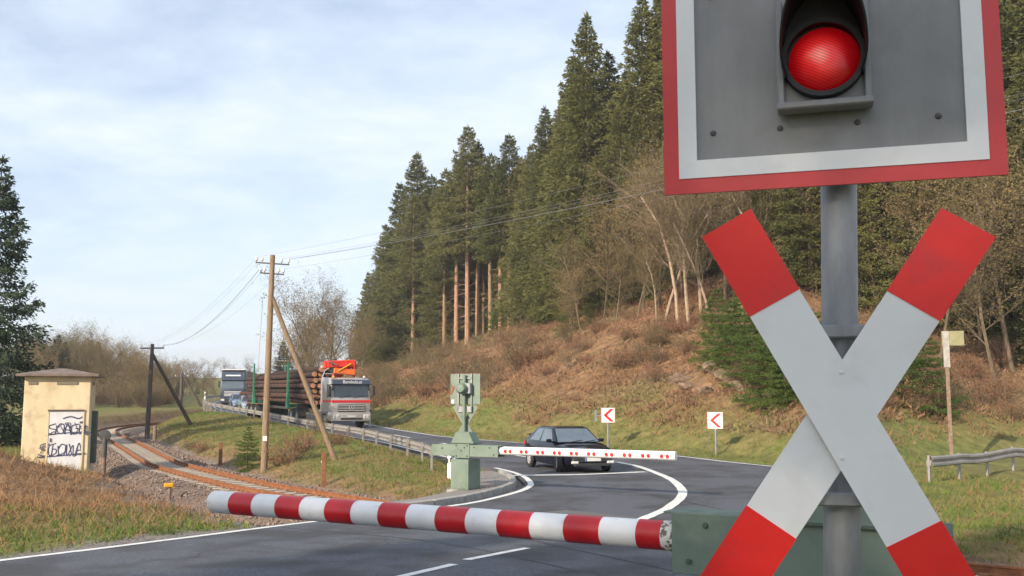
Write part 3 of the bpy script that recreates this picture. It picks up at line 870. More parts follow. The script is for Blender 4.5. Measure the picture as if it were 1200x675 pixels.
# ------------------------------------------------------------------ crossing signs (lamp board over a St Andrew's cross)
def crossing_sign(label, loc, ang, ztop, zboard, zcross, lean=0.0, backside=False):
    """front of the sign looks along local -y"""
    t = empty('crossing_sign', loc, ang, label, 'sign')
    W, H = 0.868, 0.84
    lx = math.tan(lean)
    pm = 'barrier_green' if backside else 'galvanised'
    MB().tube([(-lx * zcross, 0.085, -0.2), (0, 0.085, zcross), (lx * (ztop - zcross), 0.085, ztop)], 0.048, 24).build('post', pm, t, smooth=True)
    zb = zboard + H / 2
    bx0 = 0.0 if backside else -0.012
    back = 'barrier_green' if backside else 'board_grey'
    pan = MB().box((bx0, -0.012, zb), (W, 0.02, H), bev=0.003).build('lamp_board', back, t)
    def frame(name, w, h, th, y, m, d):
        mb = MB()
        mb.box((bx0, y, zb + h / 2 - th / 2), (w, d, th)); mb.box((bx0, y, zb - h / 2 + th / 2), (w, d, th))
        mb.box((bx0 - w / 2 + th / 2, y, zb), (th, d, h - 2 * th)); mb.box((bx0 + w / 2 - th / 2, y, zb), (th, d, h - 2 * th))
        return mb.build(name, m, pan)
    frame('red_border', W + 0.006, H + 0.006, 0.042, -0.024, 'sign_red_matt', 0.010)
    frame('white_border', W - 0.078, H - 0.078, 0.05, -0.026, 'sign_white', 0.013)
    if backside:
        fr = MB()
        for xx in (-0.19, 0.19): fr.box((xx, 0.03, zb - 0.1), (0.03, 0.03, 1.05))
        fr.box((0, 0.03, zb + 0.3), (0.41, 0.03, 0.03)); fr.box((0, 0.03, zb - 0.55), (0.41, 0.03, 0.16))
        fr.build('back_frame', 'galvanised', t)
        MB().box((-0.04, 0.10, zb + 0.02), (0.34, 0.14, 0.30), bev=0.02).build('lamp_case', 'galvanised', t)
        MB().lathe([(0, 0), (0.15, 0), (0.15, 0.10), (0.10, 0.16), (0, 0.17)], 18, Matrix.Translation((0.03, 0.17, zb + 0.02)) @ Matrix.Rotation(R(-90), 4, 'X')).build('lamp_back', 'barrier_green', t, smooth=True)
        MB().box((0.36, 0.003, zb - 0.34), (0.07, 0.012, 0.10)).build('number_label', 'sign_white', pan)
        rs = MB(); rs.prism([(0.30, 0.10), (0.36, 0.05), (0.42, 0.16), (0.40, -0.02), (0.47, -0.10), (0.40, -0.16), (0.34, -0.05)], 'y', 0.0005, 0.004, Matrix.Translation((0, 0, zb)))
        rs.build('rust_stain', 'rust_pipe', pan)
    # lamp
    lxp, lz = bx0 + 0.0, zboard + 0.335
    if not backside:
        lxp = bx0 - 0.002
    LS = 0.93
    base = MB().box((lxp, -0.035, lz + 0.035), (0.262 * LS, 0.03, 0.36 * LS), bev=0.012).build('lamp_housing', 'board_grey', t)
    MB().box((lxp, -0.068, lz - 0.140 * LS), (0.262 * LS, 0.06, 0.02), bev=0.004).build('housing_ledge', 'board_grey', base)
    for sx in (-1, 1):
        MB().box((lxp + sx * 0.118 * LS, -0.058, lz + 0.02), (0.016, 0.03, 0.30), bev=0.003).build('housing_flange', 'board_grey', base)
    rim = MB()
    rim.lathe([(0.1015 * LS, 0), (0.116 * LS, 0), (0.116 * LS, 0.035), (0.1015 * LS, 0.035), (0.1015 * LS, 0.0)], 36, Matrix.Translation((lxp, -0.05, lz)) @ Matrix.Rotation(R(90), 4, 'X'))
    rim.build('lens_ring', 'lamp_black', base, smooth=True)
    ln = MB(); ln.lathe([(0.0, 0.040), (0.03, 0.038), (0.055, 0.033), (0.078, 0.024), (0.091, 0.011), (0.0945, 0.0)], 40)
    lens = ln.build('red_lens', 'red_lens', base, smooth='all')
    lens.matrix_local = Matrix.Translation((lxp + 0.004, -0.05, lz - 0.004)) @ Matrix.Rotation(R(90), 4, 'X')
    # sun hood: open tube shell over the lens, longer at the top
    hv, hf = [], []
    NS = 40
    for i in range(NS + 1):
        a = R(-28) + (R(236)) * i / NS
        s_ = math.sin(a)
        dep = 0.05 + 0.16 * max(0, (s_ + 0.47) / 1.47) ** 0.8
        zs = 1.0 if s_ < 0 else 1.75
        for r_ in (0.113, 0.118):
            for y in (-0.052, -0.052 - dep):
                hv.append((lxp + math.cos(a) * r_ * LS, y, lz + s_ * r_ * zs * LS))
    for i in range(NS):
        a, b = i * 4, (i + 1) * 4
        hf += [(a, a + 1, b + 1, b), (a + 2, b + 2, b + 3, a + 3), (a + 1, a + 3, b + 3, b + 1), (a, b, b + 2, a + 2)]
    mb = MB(); mb._add(hv, hf); mb.build('lamp_hood', 'lamp_black', base, smooth=True)
    MB().prism([(math.cos(R(k * 9)) * 0.113 * LS, math.sin(R(k * 9)) * 0.113 * 1.73 * LS) for k in range(21)], 'y', -0.056, -0.053, Matrix.Translation((lxp, 0, lz))).build('lamp_cavity', 'lamp_black', base)
    # rivets
    for rx, rz in ((-0.30, 0.165), (-0.12, 0.165), (0.08, 0.165), (0.28, 0.165), (-0.30, 0.56), (0.28, 0.56), (-0.30, 0.78), (-0.12, 0.78), (0.08, 0.78), (0.28, 0.78)):
        MB().lathe([(0, 0), (0.009, 0), (0.007, 0.006), (0, 0.008)], 10, Matrix.Translation((bx0 + rx, -0.021, zboard + rz)) @ Matrix.Rotation(R(90), 4, 'X')).build('rivet', 'iron', pan, smooth=True)
    # cross
    Lh, hw = 0.588, 0.0735
    red = 0.252
    for k, (an, y) in enumerate(((-1, -0.034), (1, -0.014))):
        tilt = R(31.0) * an
        M = Matrix.Translation((0, y, zcross)) @ Matrix.Rotation(-lean * -1.6, 4, 'Y') @ Matrix.Rotation(tilt, 4, 'Y')
        mb = MB(); mb.prism([(-hw, -Lh), (hw, -Lh), (hw, Lh), (-hw, Lh)], 'y', -0.008, 0.008, M)
        arm = mb.build('cross_arm', 'barrier_green' if backside else 'sign_white', t)
        e = 0.0016
        for s_ in (-1, 1):
            a, b = (Lh - red, Lh + e) if s_ > 0 else (-Lh - e, -Lh + red)
            mb = MB(); mb.prism([(-hw - e, a), (hw + e, a), (hw + e, b), (-hw - e, b)], 'y', -0.0098, 0.003, M)
            mb.build('red_end', 'sign_red' , arm)
        if backside:
            mb = MB(); mb.prism([(-hw + .001, -Lh + red), (hw - .001, -Lh + red), (hw - .001, Lh - red), (-hw + .001, Lh - red)], 'y', -0.0096, 0.0, M)
            mb.build('white_face', 'sign_white', arm)
    if not backside:
        for bz in (-0.11, 0.11):
            MB().lathe([(0, 0), (0.006, 0), (0.006, 0.0015), (0.004, 0.0025), (0, 0.0025)], 8, Matrix.Translation((lx * bz, -0.0425, zcross + bz)) @ Matrix.Rotation(R(90), 4, 'X')).build('bolt', 'sign_white', t)
    for zz in (-0.22, 0.22):
        MB().box((lx * zz, 0.05, zcross + zz), (0.16, 0.10, 0.035), bev=0.004).build('clamp', 'dark_green' if backside else 'galvanised', t)
    return t
# near sign: read off the photograph at 2.63 m depth
cpos = at(986, 486, 2.60)
crossing_sign('grey lamp board with lit red light above a red and white St Andrew cross',
              (cpos.x, cpos.y, 0.0), R(-17), 3.45, at(975, 218, 2.60).z, cpos.z, lean=R(1.6))
fpos = at(545, 497, 27.2)
fz = B(27.2)
crossing_sign('green backs of a lamp board and cross seen behind the gravel island barrier',
              (fpos.x, fpos.y, fz), R(-17) + PI, 2.9, at(545, 474, 27.2).z - fz, fpos.z - fz, backside=True)
# dark junction can at the foot of the near sign
t = empty('cable_box', (cpos.x + 0.14, cpos.y + 0.10, 0.0), R(-17), 'small dark bracketed cable box fixed beside the sign post', 'cable box')
MB().box((0.0, 0, 0.98), (0.13, 0.12, 0.30), bev=0.015).build('case', 'dark_green', t)
MB().tube([(-0.045, 0, -0.1), (-0.045, 0, 0.84)], 0.022, 10).build('conduit', 'galvanised', t, smooth=True)
MB().box((-0.075, 0, 1.0), (0.05, 0.05, 0.16), bev=0.006).build('bracket', 'galvanised', t)

# ------------------------------------------------------------------ chevron signs
def chevron(px, py_base, py_top, label, side_plate, yaw):
    p = hit(px, py_base, 25, 60)
    D = p.y
    z1 = at(px, py_top, D).z - p.z
    t = empty('chevron_sign', (p.x, p.y, p.z - 0.02), yaw, label, 'sign')
    S = 0.62
    MB().tube([(0, 0.04, -0.3), (0, 0.04, z1 - 0.05)], 0.038, 12).build('post', 'galvanised', t, smooth=True)
    pan = MB().box((0, 0, z1 - S / 2), (S, 0.02, S), bev=0.004).build('panel', 'sign_white', t)
    w = S
    pts = [(0.10, 0.27), (0.25, 0.27), (-0.05, 0.0), (0.25, -0.27), (0.10, -0.27), (-0.20, 0.0)]
    mb = MB(); mb.prism([(a, b) for a, b in pts], 'y', -0.014, -0.009, Matrix.Translation((0, 0, z1 - S / 2)))
    mb.build('red_chevron', 'sign_red', pan)
    eb = MB(); 
    for sx in (-1, 1): eb.box((sx * (S / 2 - 0.012), -0.012, z1 - S / 2), (0.024, 0.006, S - 0.01))
    eb.build('red_edge', 'sign_red' if not side_plate else 'crane_orange', pan)
    if side_plate:
        MB().box((-0.52, 0.06, z1 - 0.33), (0.10, 0.03, 0.50), bev=0.004).build('edge_plate', 'galvanised', t)
        MB().box((-0.25, 0.06, z1 - 0.33), (0.5, 0.02, 0.04)).build('bracket', 'galvanised', t)
    return t
chevron(713, 530, 477.5, 'red chevron sign with narrow side plate standing behind the black car', True, R(8))
chevron(839, 534, 482.5, 'red chevron sign without side plate on the grass verge', False, R(-22))

# ------------------------------------------------------------------ guardrails
def guardrail(pts, label, spacing, group, off_z=0.0, zf=None):
    zf = zf or (lambda p: B(p.y) - 0.03)
    s = smooth(pts, 1.0)
    o0 = Vector((s[0].x, s[0].y, zf(s[0])))
    t = empty('guardrail', o0, 0, label, 'guardrail')
    wp = [(0.0, 0.30), (0.05, 0.26), (0.05, 0.21), (0.0, 0.165), (0.0, 0.135), (0.05, 0.09), (0.05, 0.04), (0.0, 0.0), (-0.006, 0.002), (0.04, 0.042), (0.04, 0.088), (-0.008, 0.135), (-0.008, 0.165), (0.04, 0.212), (0.04, 0.258), (-0.006, 0.298)]
    n_seg = max(1, int(len(s) / 5))
    for g in range(0, len(s) - 1, 4):
        part = s[g:min(g + 5, len(s))]
        if len(part) < 2: continue
        secs = []
        for i, p in enumerate(part):
            tt = (part[min(i + 1, len(part) - 1)] - part[max(i - 1, 0)]).normalized(); nn = Vector((tt.y, -tt.x))
            jz = 0.0
            secs.append([(p.x + nn.x * (a + 0.07) - o0.x, p.y + nn.y * (a + 0.07) - o0.y, zf(p) + 0.45 + b + (g % 8 == 0) * 0.004 - o0.z) for a, b in wp])
        MB().loft(secs).build('rail_beam', 'guardrail_steel', t)
    post = MB(); post.box((0, 0, 0.24), (0.10, 0.06, 1.06)); post.box((0, -0.0, 0.56), (0.05, 0.13, 0.16))
    pm = post.mesh('post', 'guardrail_steel')
    for p in resample(s, spacing):
        q = link('post', pm, t)
        i = min(range(len(s)), key=lambda k: (s[k] - p).length)
        tt = (s[min(i + 1, len(s) - 1)] - s[max(i - 1, 0)])
        q.location = (p.x - o0.x, p.y - o0.y, zf(p) - o0.z); q.rotation_euler = (rng.uniform(-.02, .02), rng.uniform(-.02, .02), math.atan2(tt.y, tt.x))
    return t
guardrail(GUARD, 'long steel guardrail along the grassy bank beside the trucks', 3.0, None)
gr_pts = [V2(11.4, 27.2), V2(13.6, 29.3), V2(16.9, 32.3), V2(22.0, 36.6)]
def gz(p): return height(p.x, p.y) - 0.02
guardrail(gr_pts, 'short pale guardrail at the foot of the hillside behind the grass verge', 2.0, None, zf=gz)

# ------------------------------------------------------------------ trackside posts
def simple_post(name, label, cat, px, py_base, py_top, D0, rad, material, cap=None, square=False, D1=60):
    p = hit(px, py_base, D0, D1)
    h = at(px, py_top, p.y).z - p.z
    t = empty(name, (p.x, p.y, p.z), 0.3, label, cat)
    if square:
        mb = MB(); mb.box((0, 0, h / 2 - 0.15), (rad * 2, rad * 1.4, h + 0.3), bev=0.01); mb.box((rad * .6, rad * .8, h / 2 - .15), (rad * .5, rad * .5, h + .28))
        mb.build('post', material, t)
    else:
        MB().tube([(0, 0, -0.3), (0.01, 0, h * .5), (0, 0.005, h)], [rad * 1.05, rad, rad * .97], 12).build('post', material, t, smooth=True)
    return t, h
t, h = simple_post('rusty_post', 'tall rusty steel post in the grass bank by the track', 'post', 379, 571, 530, 15, 0.07, 'rust_pipe', square=True)
MB().box((-0.075, 0, h * 0.72), (0.01, 0.05, 0.05)).build('tag', 'post_white', t)
simple_post('rusty_post', 'short rusty steel post beside the small green spruce', 'post', 258, 546, 518, 15, 0.07, 'rust_pipe', square=True)
t, h = simple_post('marker_stake', 'short wooden stake with a yellow cap on the ballast slope', 'stake', 198, 588, 569, 12, 0.045, 'weathered_post')
MB().box((-0.02, 0, h + 0.01), (0.24, 0.16, 0.11), bev=0.02).build('cap', 'yellow_cap', t)
t, h = simple_post('signal_post', 'dark trackside post with a round black head by the hut', 'post', 121, 556, 512, 15, 0.075, 'weathered_post')
MB().lathe([(0, -0.07), (0.18, -0.07), (0.2, 0.0), (0.18, 0.07), (0, 0.08)], 18, Matrix.Translation((0, 0, h + 0.05)) @ Matrix.Rotation(R(90), 4, 'X')).build('head', 'iron', t, smooth=True)
MB().tube([(0, 0, h * .45), (0, 0, h)], 0.09, 12).build('sleeve', 'iron', t, smooth=True)
simple_post('concrete_post', 'short grey post beyond the rails beneath the far telegraph pole', 'post', 181, 517, 499, 30, 0.10, 'weathered_post', D1=90)
def delineator(px, py_base, py_top, label, D0, D1=90):
    p = hit(px, py_base, D0, D1); h = max(0.7, at(px, py_top, p.y).z - p.z)
    t = empty('delineator_post', (p.x, p.y, p.z), -0.3, label, 'marker post')
    MB().prism([(-0.06, -0.2), (0.06, -0.2), (0.055, h - 0.05), (-0.055, h)], 'y', -0.05, 0.05).build('post', 'post_white', t)
    MB().prism([(-0.0625, h * 0.66), (0.0625, h * 0.72), (0.061, h * 0.90), (-0.061, h * 0.84)], 'y', -0.052, 0.052).build('black_band', 'lamp_black', t)
    MB().box((0.0, -0.055, h * 0.78), (0.05, 0.006, 0.14)).build('reflector', 'lamp_glass', t)
delineator(433, 503, 477, 'white delineator post at the road edge in front of the log truck', 40)
delineator(527, 562, 539, 'white delineator post standing beside the green far barrier pedestal', 20)
delineator(240, 476, 459, 'tiny white delineator post where the guardrail bends', 80, 140)

# ------------------------------------------------------------------ hut
def hut():
    D = 31.5
    rz = R(18.5)
    c = at(59, 520, D)
    zb = -0.3
    t = empty('relay_hut', (c.x - 0.15, D + 0.9, zb), rz, 'cream plastered trackside hut with flat hipped roof and graffiti on its door', 'hut')
    W, Dp = 1.94, 1.94
    Hh = at(60, 441, D).z - zb
    wall = MB().box((0, 0, Hh / 2 - 0.15), (W, Dp, Hh + 0.3), bev=0.015).build('wall', 'hut_plaster', t)
    ov = 0.24
    mb = MB()
    e = W / 2 + ov
    lo = [(-e, -e, Hh), (e, -e, Hh), (e, e, Hh), (-e, e, Hh)]
    up = [(-e, -e, Hh + 0.07), (e, -e, Hh + 0.07), (e, e, Hh + 0.07), (-e, e, Hh + 0.07)]
    mb._add(lo + up + [(-0.1, 0, Hh + 0.28), (0.1, 0, Hh + 0.28)], [(3, 2, 1, 0), (0, 1, 5, 4), (1, 2, 6, 5), (2, 3, 7, 6), (3, 0, 4, 7), (4, 5, 9, 8), (5, 6, 9), (6, 7, 8, 9), (7, 4, 8)])
    mb.build('roof', 'hut_roof', t)
    y = -Dp / 2
    door = MB().box((0.28, y - 0.012, 0.92), (0.98, 0.03, 1.86), bev=0.005).build('door', 'hut_door', t)
    MB().box((0.28, y - 0.03, 1.88), (1.06, 0.05, 0.05)).build('lintel', 'dark_pole_wood', t)
    MB().box((-0.14, y - 0.04, 0.95), (0.03, 0.04, 0.12)).build('handle', 'iron', door)
    for fx in (-0.235, 0.795): MB().box((fx, y - 0.014, 0.93), (0.05, 0.05, 1.9)).build('door_frame', 'hut_plaster', t)
    for hz_ in (0.5, 1.5): MB().box((0.74, y - 0.035, hz_), (0.10, 0.02, 0.06)).build('hinge', 'iron', door)
    for vx, w in ((-0.72, 0.26), (0.28, 0.62)):
        v = MB().box((vx, y - 0.006, Hh - 0.22), (w, 0.02, 0.10)).build('vent', 'iron', t)
        for k in range(3): MB().box((vx, y - 0.02, Hh - 0.25 + k * 0.03), (w - 0.02, 0.012, 0.008)).build('vent_slat', 'hut_plaster', v)
    v = MB().box((W / 2 + 0.006, 0.0, Hh - 0.22), (0.02, 0.5, 0.10)).build('vent', 'iron', t)
    MB().box((W / 2 + 0.08, 0.15, 1.0), (0.16, 0.5, 1.7), bev=0.01).build('cable_cabinet', 'dark_green', t)
    # spray painted tags: two rows of overlapping looped strokes
    r = random.Random(4)
    def stroke(pts, w):
        mb = MB(); pts = [Vector(p) for p in pts]
        c_ = catmull([Vector((p.x, p.y)) for p in pts], 0.02)
        vs, fs = [], []
        for i, p in enumerate(c_):
            tt = (c_[min(i + 1, len(c_) - 1)] - c_[max(i - 1, 0)])
            tt = tt.normalized() if tt.length > 1e-6 else Vector((1, 0))
            nn = Vector((-tt.y, tt.x)) * w / 2
            yy = y - 0.0305 - 0.0012 * (len(door.children) % 5)
            vs += [(p.x + nn.x, yy, p.y + nn.y), (p.x - nn.x, yy, p.y - nn.y)]
        fs = [(2 * i, 2 * i + 1, 2 * i + 3, 2 * i + 2) for i in range(len(c_) - 1)]
        mb._add(vs, fs); mb.build('graffiti_stroke', 'graffiti', door)
    for row, (z0, hh, xs, xe) in enumerate(((1.30, 0.34, -0.20, 0.92), (0.62, 0.40, -0.42, 0.86))):
        x = xs
        glyphs = [
            [(0.20, 0.36), (0.02, 0.30), (0.04, 0.2), (0.2, 0.16), (0.16, 0.02), (-0.06, 0.05)],
            [(0.0, 0.3), (0.04, 0.05), (0.18, 0.02), (0.22, 0.28), (0.10, 0.33), (0.02, 0.22)],
            [(0.0, 0.0), (0.10, 0.36), (0.20, 0.0), (0.16, 0.14), (0.02, 0.13)],
            [(0.2, 0.34), (0.0, 0.26), (0.02, 0.02), (0.2, 0.06), (0.2, 0.18), (0.1, 0.18)],
            [(0.0, 0.34), (0.02, 0.0), (0.18, 0.30), (0.20, -0.02), (0.34, 0.06)]]
        if row: glyphs = [glyphs[0], glyphs[3], glyphs[1], glyphs[4], glyphs[2]]
        for gph in glyphs:
            stroke([(x + a * 1.0, z0 - 0.17 + b * hh / 0.36 + r.uniform(-.02, .02)) for a, b in gph], 0.034)
            stroke([(x + r.uniform(-.05, .25), z0 + r.uniform(-.22, .2)), (x + r.uniform(-.1, .3), z0 + r.uniform(-.2, .2)), (x + r.uniform(0, .3), z0 + r.uniform(-.2, .22)), (x + r.uniform(0, .2), z0 + r.uniform(-.2, .2))], 0.026)
            x += (xe - xs) / 5
        stroke([(xs - 0.08, z0 - 0.20), (xs + 0.4, z0 - 0.14 - 0.04 * row), (xe + 0.05, z0 - 0.10)], 0.035)
    stroke([(0.20, 1.62), (0.42, 1.68), (0.66, 1.62), (0.80, 1.70)], 0.045)
hut()

# ------------------------------------------------------------------ telegraph poles and wires
INS = MB().lathe([(0.0, 0.0), (0.03, 0.0), (0.052, 0.02), (0.055, 0.06), (0.04, 0.075), (0.048, 0.10), (0.03, 0.135), (0.0, 0.14)], 10).mesh('insulator', 'insulator', smooth=True)
def tele_pole(label, base, H, lean, arm_dir, rad, brace, material, full=True, brace_vec=None):
    t = empty('telegraph_pole', base, 0, label, 'utility pole')
    top = Vector((lean[0], lean[1], H))
    MB().tube([(0, 0, -0.6), tuple(top * 0.35), tuple(top * 0.7), tuple(top)], [rad * 1.1, rad * 1.04, rad * 0.92, rad * 0.80], 14).build('pole', material, t, smooth=True)
    ends = []
    ad = Vector((arm_dir[0], arm_dir[1], arm_dir[2])).normalized()
    for j, (dz, hl) in enumerate(((0.30, 0.68), (0.66, 0.48)) if full else ((0.25, 0.75),)):
        c = top * ((H - dz) / H)
        a = c - ad * hl; b = c + ad * hl
        arm = MB().tube([a, b], 0.028 if full else 0.05, 6).build('crossarm', 'iron', t)
        for u in ((-0.96, -0.62, 0.55, 0.96) if full else (-0.95, 0.95)):
            p = c + ad * hl * u
            MB().tube([p, p + Vector((0, 0, 0.10))], 0.012, 6).build('pin', 'iron', arm)
            i_ = link('insulator', INS, arm); i_.location = p + Vector((0, 0, 0.07))
            ends.append(Vector(base) + p + Vector((0, 0, 0.19)))
    if brace:
        z0 = brace[0]; a = top * (z0 / H); bv = Vector(brace_vec)
        br = MB().tube([tuple(bv), tuple(a)], [rad * 0.95, rad * 0.72], 12).build('brace', material, t, smooth=True)
    return t, ends
pb = hit(309, 553, 14, 40)
pH = at(319, 299, pb.y).z - pb.z
ptop = at(319.5, 299, pb.y)
arm_vec = (0.90, -0.30, -0.10)
bb = hit(392, 519, 20, 60)
if (bb - pb).length > 9: bb = pb + (bb - pb).normalized() * 9
bx_ = at(397, 520, pb.y + 0.6)
bfoot = Vector((bx_.x, bx_.y, height(bx_.x, bx_.y) - 0.3)) - pb
t, endsA = tele_pole('weathered wooden telegraph pole with white insulators and a leaning brace', pb, pH, (ptop.x - pb.x, 0.0), arm_vec, 0.108,
                     (at(320, 345, pb.y).z - pb.z,), 'pole_wood', True, bfoot)
MB().box((0.05, -0.14, at(314, 514, pb.y).z - pb.z), (0.14, 0.06, 0.17), bev=0.01).build('number_plate', 'post_white', t)
D2 = 58.0
p2 = at(172, 515, D2); p2.z = height(p2.x, D2)
pH2 = at(174, 403, D2).z - p2.z
b2 = at(226, 486, D2 + 3); b2z = height(b2.x, b2.y)
t, endsB = tele_pole('dark telegraph pole with a long brace standing inside the rail curve', p2, pH2, (0.1, 0), (0.97, -0.2, 0), 0.13, (pH2 - 0.55,), 'dark_pole_wood', False, Vector((b2.x, b2.y, b2z - 0.2)) - p2)
D3 = 104.0
p3 = at(211, 491, D3); p3.z = height(p3.x, D3)
t, endsC = tele_pole('distant brown telegraph pole before the far wood', p3, at(211, 439, D3).z - p3.z, (0, 0), (0.97, -0.2, 0), 0.16, (3.6,), 'dark_pole_wood', False, Vector((2.0, 1.0, -0.2)))
p4 = Vector((14.6, 6.6, 0)); p4.z = height(p4.x, p4.y)
t, endsD = tele_pole('telegraph pole carrying the wires past the crossing sign', p4, 7.6, (0, 0), (0.6, 0.8, 0), 0.12, None, 'pole_wood', True)
def wire(a, b, sag, rad, label):
    n = 24
    pts = [a.lerp(b, k / n) - Vector((0, 0, sag * 4 * (k / n) * (1 - k / n))) for k in range(n + 1)]
    MBo = MB().tube([p - a for p in pts], rad, 5)
    o = MBo.build('overhead_wire', 'wire'); o.location = a
    tag(o, label, 'wire', label)
wl1 = 'thin overhead wire from the braced wooden pole to the inside of the curve'
for i, j, r_ in ((0, 0, 0.0035), (1, 0, 0.003), (4, 1, 0.009), (5, 1, 0.004), (7, 1, 0.003)):
    wire(endsA[i], endsB[j] + Vector((rng.uniform(-.05, .05), 0, rng.uniform(-.1, .1))), 0.7, r_, wl1)
wl2 = 'thin overhead wire from the braced wooden pole past the forest to the crossing'
for i, j, r_ in ((0, 0, 0.003), (2, 2, 0.003), (3, 3, 0.003), (3, 6, 0.007), (7, 7, 0.003)):
    wire(endsA[i], endsD[j], 0.35, r_, wl2)
for i, j in ((0, 0), (1, 1)):
    wire(endsB[i], endsC[j], 0.9, 0.004, 'thin overhead wire between the two far telegraph poles')
ga = at(308, 348, pb.y); gb = hit(299, 489, 40, 100)
wire(ga, gb + Vector((0, 0, 0.0)), 0.02, 0.006, 'taut stay wire running down from the braced wooden pole')

# ------------------------------------------------------------------ vehicles
def bevel_mesh(me, w, seg=2, ang=30):
    import bmesh
    bm = bmesh.new(); bm.from_mesh(me)
    es = [e for e in bm.edges if len(e.link_faces) == 2 and e.calc_face_angle(0) > R(ang)]
    bmesh.ops.bevel(bm, geom=es, offset=w, segments=seg, profile=0.6, affect='EDGES', clamp_overlap=True)
    bm.to_mesh(me); bm.free()
    me.shade_smooth(); set_sharp(me, 35)
    return me
def quad_panel(c, inset=0.03, off=0.006, th=0.006):
    """a thin pane lying on a four-cornered face, a little inside its edges and proud of it"""
    c = [Vector(p) for p in c]
    mid = sum(c, Vector()) / 4
    nn = (c[1] - c[0]).cross(c[3] - c[0]).normalized()
    q = []
    for p in c:
        d = mid - p
        q.append(p + d.normalized() * inset * 1.4)
    a = [p + nn * (off - th) for p in q]; b = [p + nn * off for p in q]
    mb = MB(); mb._add(a + b, [(3, 2, 1, 0), (4, 5, 6, 7)] + [(i, (i + 1) % 4, 4 + (i + 1) % 4, 4 + i) for i in range(4)])
    return mb
def wheel_meshes(r, w, rim_frac=0.62):
    ty = MB().lathe([(r * rim_frac, -w / 2), (r * 0.93, -w / 2), (r, -w * 0.36), (r, w * 0.36), (r * 0.93, w / 2), (r * rim_frac, w / 2), (r * rim_frac, -w / 2)], 26, Matrix.Rotation(R(90), 4, 'X')).mesh('tyre', 'tyre', smooth=True)
    rm = MB()
    rm.lathe([(0, -w * 0.42), (r * 0.16, -w * 0.44), (r * 0.22, -w * 0.34), (r * 0.5, -w * 0.36), (r * rim_frac, -w * 0.48), (r * (rim_frac + .02), w * 0.45), (0, w * 0.42)], 22, Matrix.Rotation(R(-90), 4, 'X') @ Matrix.Rotation(PI, 4, 'X'))
    hub = MB()
    for k in range(5):
        a = 2 * PI * k / 5
        hub.box((math.cos(a) * r * 0.37, 0, math.sin(a) * r * 0.37), (r * 0.14, w * 0.93, r * 0.14))
    return ty, rm.mesh('rim', 'rim', smooth=True), hub.mesh('rim_hole', 'black_plastic')
def add_wheel(t, mset, x, y, r, steer=0.0):
    ty, rm, hub = mset
    w = link('wheel', ty, t); w.location = (x, y, r); w.rotation_euler = (0, 0, steer + (PI if y > 0 else 0))
    r_ = link('rim', rm, w)
    h_ = link('rim_hole', hub, r_); h_.scale = (1, 0.96, 1)
    return w

